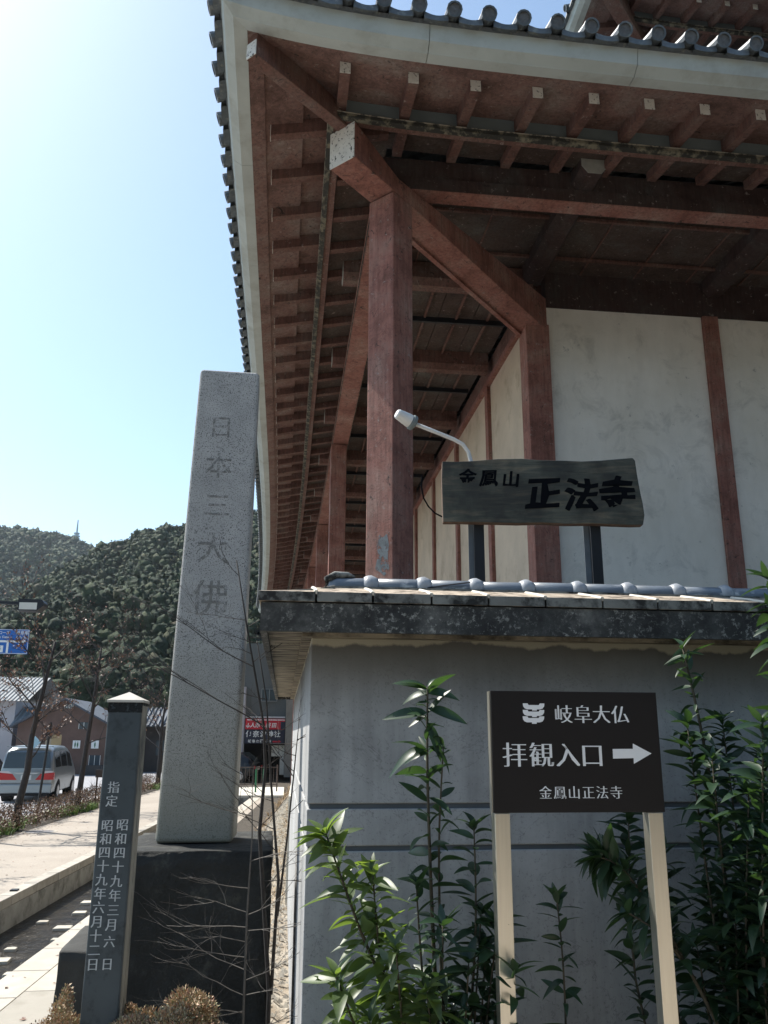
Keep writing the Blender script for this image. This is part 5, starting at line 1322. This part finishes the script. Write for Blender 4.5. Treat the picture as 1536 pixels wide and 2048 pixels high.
m_ = MB(); m_.add([(-10.4, 54.3, 2.75), (-3.2, 54.3, 2.75), (-3.2, 57.5, 3.9), (-10.4, 57.5, 3.9)], [(0, 1, 2, 3)]); tiled_roof(m_, -10.3, -3.3, 54.3, 2.75, 57.5, 3.9, .28, .08); m_.build('roof', BROOF, h3)
m_ = MB(); m_.box((-9.9, 55.1, .3), (-8.6, 55.19, 2.2)); m_.build('doorway', DARKIN, h3)
m_ = MB(); m_.box((-7.9, 55.14, 1.0), (-6.8, 55.19, 1.9)); m_.build('window', WINGL, h3)
m_ = MB(); m_.box((-11.4, 50.8, .0), (-10.2, 51.2, .55)); tag(m_.build('planter_box', simple('dark_planter', (.05, .05, .05), .8, .2, 5), None, loc=(-10.8, 51, 0)), 'small dark planter box in front of the brown gabled house', 'planter')
# grey shop building behind the pillar
sb = thing('shop_building', (-1, 45, 0), 'grey building with a dark garage seen through the gap beside the pillar', 'building')
m_ = MB(); m_.box((-2.6, 45.2, 3.15), (4.5, 53, 7.0)); m_.build('upper_wall', GREYW, sb)
m_ = MB(); m_.box((-2.6, 52, 0), (4.5, 53, 3.1)); m_.box((-2.6, 45.3, 0), (-2.3, 51.9, 3.1)); m_.build('garage_wall', DARKIN, sb)
m_ = MB(); m_.box((.08, 44.4, .2), (.52, 45.1, 5.6)); m_.build('column', CONC, sb)
m_ = MB(); m_.box((-.6, 45.15, 1.2), (.07, 45.3, 1.75)); m_.box((-.15, 44.9, .3), (.07, 45.1, 1.3)); m_.build('counter', MORTAR, sb)
m_ = MB(); m_.box((-1.22, 45.14, 4.0), (-.42, 45.19, 4.6)); wn = m_.build('window', WINGL, sb)
m_ = MB()
for a in ((-1.24, 3.97, -.40, 4.01), (-1.24, 4.59, -.40, 4.63), (-1.24, 4.01, -1.20, 4.59), (-.44, 4.01, -.40, 4.59), (-.84, 4.01, -.80, 4.59)): m_.box((a[0], 45.1, a[1]), (a[2], 45.135, a[3]))
m_.build('window_frame', simple('grey_frame', (.2, .22, .23), .6, .1, 5), wn)
m_ = MB(); m_.tube([(-2.12, 44.9, 0), (-2.12, 44.9, 4.7)], .12, 10); m_.build('downpipe', simple('pale_pipe', (.42, .43, .48), .6, .08, 5), sb)
m_ = MB(); m_.box((-2.0, 44.95, 3.12), (.05, 45.15, 3.2)); m_.build('ledge', TRIM, sb)
t0_ = thing('red_billboard', (-1, 44.8, 1.9), 'red shop sign board with white Japanese lettering above the navy board', 'billboard')
m_ = MB(); m_.box((-1.98, 44.75, 2.55), (.05, 44.83, 3.08)); rb = m_.build('board', SHOPRED, t0_)
m_ = MB(); m_.box((-1.9, 44.74, 3.0), (.04, 44.748, 3.045)); m_.build('white_line', SIGNW, rb)
m_ = MB(); m_.box((-.17, 44.735, 2.56), (.05, 44.748, 2.93)); m_.build('dark_panel', NAVY, rb)
lettering([('人', -1.62, 2.76, .26), ('形', -1.36, 2.76, .25), ('の', -1.10, 2.74, .2), ('桜', -.82, 2.76, .26), ('田', -.52, 2.76, .25), ('↓', -1.86, 2.74, .3)], (0, 44.747, 0), (1, 0, 0), (0, 0, 1), (0, -1, 0), SIGNW, parent=rb, bold=.025, shear=.15)
t0_ = thing('navy_billboard', (-1, 44.8, 1.9), 'navy sign board with white shrine name directly below the red board', 'billboard')
m_ = MB(); m_.box((-1.98, 44.76, 1.84), (.05, 44.82, 2.54)); nb_ = m_.build('board', NAVY, t0_)
lettering([(c, -1.77+.36*i, 2.32, .34) for i, c in enumerate('伊奈波神社')]+[(c, -1.72+.20*i, 1.96, .18) for i, c in enumerate('岐阜の護り神')], (0, 44.757, 0), (1, 0, 0), (0, 0, 1), (0, -1, 0), SIGNW, parent=nb_, bold=.02)
m_ = MB(); m_.add([(x, 44.755, z) for x, z in ((-.55, 1.9), (-.25, 1.9), (-.25, 1.86), (-.12, 1.94), (-.25, 2.02), (-.25, 1.97), (-.55, 1.97))], [tuple(range(7))]); m_.build('small_arrow', SHOPRED, nb_, fixn=False)
# railing at the end of the channel, culvert slab
cu = thing('culvert_slab', (-1.2, 33.5, 0), 'pale concrete slab bridging the end of the water channel', 'slab')
m_ = MB(); m_.box((-2.6, 33.02, .0), (.1, 38, .10)); m_.build('slab', MORTAR, cu, bevel=.02)
ra = thing('railing', (-1, 35, 0), 'low dark metal railing with green posts beyond the granite pillar', 'railing')
for x in (-1.78, -.20):
    m_ = MB(); m_.tube([(x, 35.2, .1), (x, 35.2, 1.12)], .03, 8); m_.build('rail_post', RUST, ra)
for z in (1.02, .36):
    m_ = MB(); m_.tube([(-1.78, 35.2, z), (-.20, 35.2, z)], .018, 6); m_.build('rail', RUST, ra)
for k in range(9):
    x = -1.62+.16*k; m_ = MB(); m_.tube([(x, 35.2, .36), (x, 35.2, 1.02)], .008, 5); m_.build('baluster', RUST, ra)
for x in (-1.80, -1.02, -.72):
    m_ = MB(); m_.tube([(x, 34.6, .1), (x, 34.6, .98)], .035, 8); m_.build('green_post', GREENP, ra)

# ------------------------------------------------------------------ hills, forest, tower
from mathutils import noise as mn
def ridge_far(x): return 0
def hillmesh(name, x0, x1, y0, y1, fz, nx=70, ny=40):
    mb = MB(); vs = []
    for j in range(ny+1):
        for i in range(nx+1):
            x = x0+(x1-x0)*i/nx; y = y0+(y1-y0)*j/ny; vs.append((x, y, fz(x, y)))
    mb.add(vs, [(j*(nx+1)+i, j*(nx+1)+i+1, (j+1)*(nx+1)+i+1, (j+1)*(nx+1)+i) for j in range(ny) for i in range(nx)])
    return mb.build(name, HILLM, None, 'structure', smooth=True, fixn=False)
def interp(t, pts):
    if t <= pts[0][0]: return pts[0][1]
    for (a, b), (c, d) in zip(pts, pts[1:]):
        if t <= c: return b+(d-b)*(t-a)/(c-a)
    return pts[-1][1]
# near hill: ridge height as a function of bearing x/y at its crest distance
YN = 430.; YF = 900.
near_r = [(-.60, 12), (-.43, 26), (-.36, 42), (-.30, 64), (-.25, 76), (-.215, 84), (-.175, 94), (-.13, 98), (-.08, 104), (0, 112), (.2, 130), (.5, 140), (1, 120)]
far_r = [(-1.2, 110), (-.6, 175), (-.42, 205), (-.343, 208), (-.31, 207), (-.28, 202), (-.252, 196), (-.235, 188), (-.2, 168), (-.1, 150), (.1, 130)]
def sm(t): t = max(0, min(1, t)); return t*t*(3-2*t)
def fnear(x, y):
    h = interp(x/max(y, 1), near_r)
    t_ = (y-95)/(YN-95); f = max(0, min(1, t_))**.86 if y < YN else max(0., 1-(y-YN)/260)
    n_ = mn.noise(Vector((x*.010, y*.010, 2)))*11+mn.noise(Vector((x*.03, y*.03, 7)))*5
    return max(-.5, h*f+n_*min(1, max(0, t_*2.5))*(.45 if y > YN*.9 else 1.))-1.2
def ffar(x, y):
    h = interp(x/max(y, 1), far_r); t_ = (y-430)/(YF-430); f = max(0, min(1, t_))**.8 if y < YF else max(0., 1-(y-YF)/400)
    n_ = mn.noise(Vector((x*.006, y*.006, 12)))*22+mn.noise(Vector((x*.02, y*.02, 5)))*7
    return h*f+n_*min(1, max(0, t_*3))*(.3 if y > YF*.9 else 1.)-3
hillmesh('near_hill', -420, 330, 95, 700, fnear, 80, 60)
hillmesh('far_hill', -1100, 260, 430, 1300, ffar, 70, 50)
import numpy as np
def crown_proto(seed, nc, sub=2):
    r2 = random.Random(seed); V = []; Fc = []; off = 0
    bm = bmesh.new(); bmesh.ops.create_icosphere(bm, subdivisions=sub, radius=1)
    bv = [v.co.copy() for v in bm.verts]; bf = [tuple(v.index for v in f.verts) for f in bm.faces]; bm.free()
    for k in range(nc):
        a = k*2.4+r2.random()*.8; h = (k+.5)/nc; rr = .82*math.sqrt(1-h*h*.9); c = Vector((math.cos(a)*rr*.85, math.sin(a)*rr*.85, -.25+h*1.05)); q = r2.uniform(.30, .46)*(1.15 if k > nc*.6 else 1)
        o_ = Vector((seed*3.1+k, k*1.7, 0))
        for v in bv:
            w_ = 1+.55*mn.noise(v*2.2+o_)+.3*mn.noise(v*5+o_); V.append(c+v*q*w_)
        Fc += [tuple(i+off for i in f) for f in bf]; off += len(bv)
    return np.array([tuple(v) for v in V], dtype=np.float32), np.array(Fc, dtype=np.int32)
def leafy(proto, nq, seed, qs):
    V, Fc = proto; r2 = np.random.default_rng(seed); idx = r2.integers(0, len(V), nq); P_ = V[idx]*1.0; nrm = P_-np.array([0, 0, -.2]); nrm /= np.linalg.norm(nrm, axis=1)[:, None]
    nrm = nrm+r2.normal(0, .55, nrm.shape); nrm /= np.linalg.norm(nrm, axis=1)[:, None]
    a = np.cross(nrm, r2.normal(0, 1, nrm.shape)); a /= np.linalg.norm(a, axis=1)[:, None]; b = np.cross(nrm, a)
    sz = (qs*r2.uniform(.6, 1.4, nq))[:, None]; P_ = P_+nrm*sz*.5
    q = np.stack([P_-a*sz, P_-b*sz*.7, P_+a*sz, P_+b*sz*.8], 1).reshape(-1, 3); o_ = len(V)+4*np.arange(nq)[:, None]
    f = np.concatenate([o_+[0, 1, 2], o_+[0, 2, 3]], 0)
    return np.concatenate([V, q]).astype(np.float32), np.concatenate([Fc, f]).astype(np.int32)
PR = [leafy(crown_proto(s, 8, 1), 230, s, .115) for s in range(7)]; PRL = [leafy(crown_proto(s+20, 6, 1), 110, s, .15) for s in range(6)]
def wood(name, pts, mat):
    VV = []; FF = []; off = 0; nr = np.random.default_rng(3)
    for (x, y, z, r_, lo) in pts:
        vs, fs = (PRL if lo else PR)[nr.integers(0, 6)]; a = nr.random()*6.28; c_, s_ = math.cos(a), math.sin(a)
        v = vs*np.array([r_, r_, r_*(.85+.35*nr.random())], dtype=np.float32); q = v.copy(); q[:, 0] = v[:, 0]*c_-v[:, 1]*s_+x; q[:, 1] = v[:, 0]*s_+v[:, 1]*c_+y; q[:, 2] = v[:, 2]+z
        VV.append(q); FF.append(fs+off); off += len(vs)
    V = np.concatenate(VV); Fa = np.concatenate(FF); me = bpy.data.meshes.new(name)
    me.vertices.add(len(V)); me.vertices.foreach_set('co', V.ravel()); me.loops.add(Fa.size); me.loops.foreach_set('vertex_index', Fa.ravel())
    me.polygons.add(len(Fa)); me.polygons.foreach_set('loop_start', np.arange(0, Fa.size, 3, dtype=np.int32)); me.update(calc_edges=True)
    me.materials.append(mat); o = bpy.data.objects.new(name, me); C.objects.link(o); o['kind'] = 'stuff'; return o
pts = []
for _ in range(2700):
    y = 105+(1-rnd.random()**1.2)*335; b_ = rnd.uniform(-.47, .05)
    if rnd.random() < .06: b_ = rnd.uniform(.05, .5)
    x = b_*y; r_ = rnd.uniform(1.9, 4.6)*(.8 if y < 170 else 1); pts.append((x, y, fnear(x, y)+r_*.5, r_, y > 330))
for k in range(120):
    b_ = -.47+.53*k/120; y = YN+rnd.uniform(-14, 4); x = b_*y; r_ = rnd.uniform(2.4, 4.8); pts.append((x, y, fnear(x, y)+r_*.6, r_, False))
wood('near_hill_forest', pts, FOREST)
pts = []
for _ in range(1500):
    y = 470+(1-rnd.random()**1.2)*440; b_ = rnd.uniform(-.46, -.14); x = b_*y; r_ = rnd.uniform(4, 8); pts.append((x, y, ffar(x, y)+r_*.4, r_, True))
for k in range(110):
    b_ = -.46+.30*k/110; y = YF+rnd.uniform(-25, 0); x = b_*y; r_ = rnd.uniform(4, 8); pts.append((x, y, ffar(x, y)+r_*.5, r_, True))
wood('far_hill_forest', pts, FOREST)
pts = []                                   # added unseen trees behind the camera, blocking sky light from the hall front
gr = random.Random(4)
for k in range(150):
    x = gr.uniform(-5, 30); y = gr.uniform(-15, -8); pts.append((x, y, gr.uniform(1.2, 10.5), gr.uniform(1.2, 2.0), False))
wood('sky_blocking_grove', pts, FOREST)
tw = thing('radio_tower', (-232, 920, 190), 'pale slender radio tower standing on the far hill ridge', 'tower')
tx, ty = -232.5, 915.; m_ = MB()
for sx_, sy_ in ((-1, -1), (1, -1), (1, 1), (-1, 1)): m_.tube([(tx+sx_*2.6, ty+sy_*2.6, 188), (tx+sx_*1.6, ty+sy_*1.6, 212)], .45, 5)
for z in (193, 198, 203, 208):
    r_ = 2.6-(z-188)/24; 
    for (a, b) in (((-1, -1), (1, -1)), ((1, -1), (1, 1)), ((1, 1), (-1, 1)), ((-1, 1), (-1, -1))):
        m_.tube([(tx+a[0]*r_, ty+a[1]*r_, z), (tx+b[0]*r_, ty+b[1]*r_, z)], .3, 4); m_.tube([(tx+a[0]*r_, ty+a[1]*r_, z), (tx+b[0]*r_*.9, ty+b[1]*r_*.9, z+5)], .25, 4)
m_.build('lattice', TOWERM, tw)
m_ = MB()
for z, r_ in ((206, 4.2), (210, 3.8), (213, 3.2)): m_.tube([(tx, ty, z), (tx, ty, z+1.1)], r_, 12)
m_.build('platform', TOWERM, tw)
m_ = MB(); m_.tube([(tx, ty, 212), (tx, ty, 222), (tx, ty, 229)], [1.3, .8, .5], 8); m_.build('mast', TOWERM, tw)

# ------------------------------------------------------------------ thin air haze round the whole place
hm = bpy.data.materials.new('air_haze'); hm.use_nodes = True; t = hm.node_tree; t.nodes.remove(t.nodes['Principled BSDF'])
pv = t.nodes.new('ShaderNodeVolumePrincipled'); pv.inputs['Density'].default_value = .00010; pv.inputs['Color'].default_value = (.80, .90, 1, 1); pv.inputs['Anisotropy'].default_value = .2
t.links.new(pv.outputs[0], t.nodes['Material Output'].inputs['Volume'])
m_ = MB(); m_.box((-1400, -1400, -6), (1400, 1500, 262)); m_.build('haze', hm, None, 'stuff')
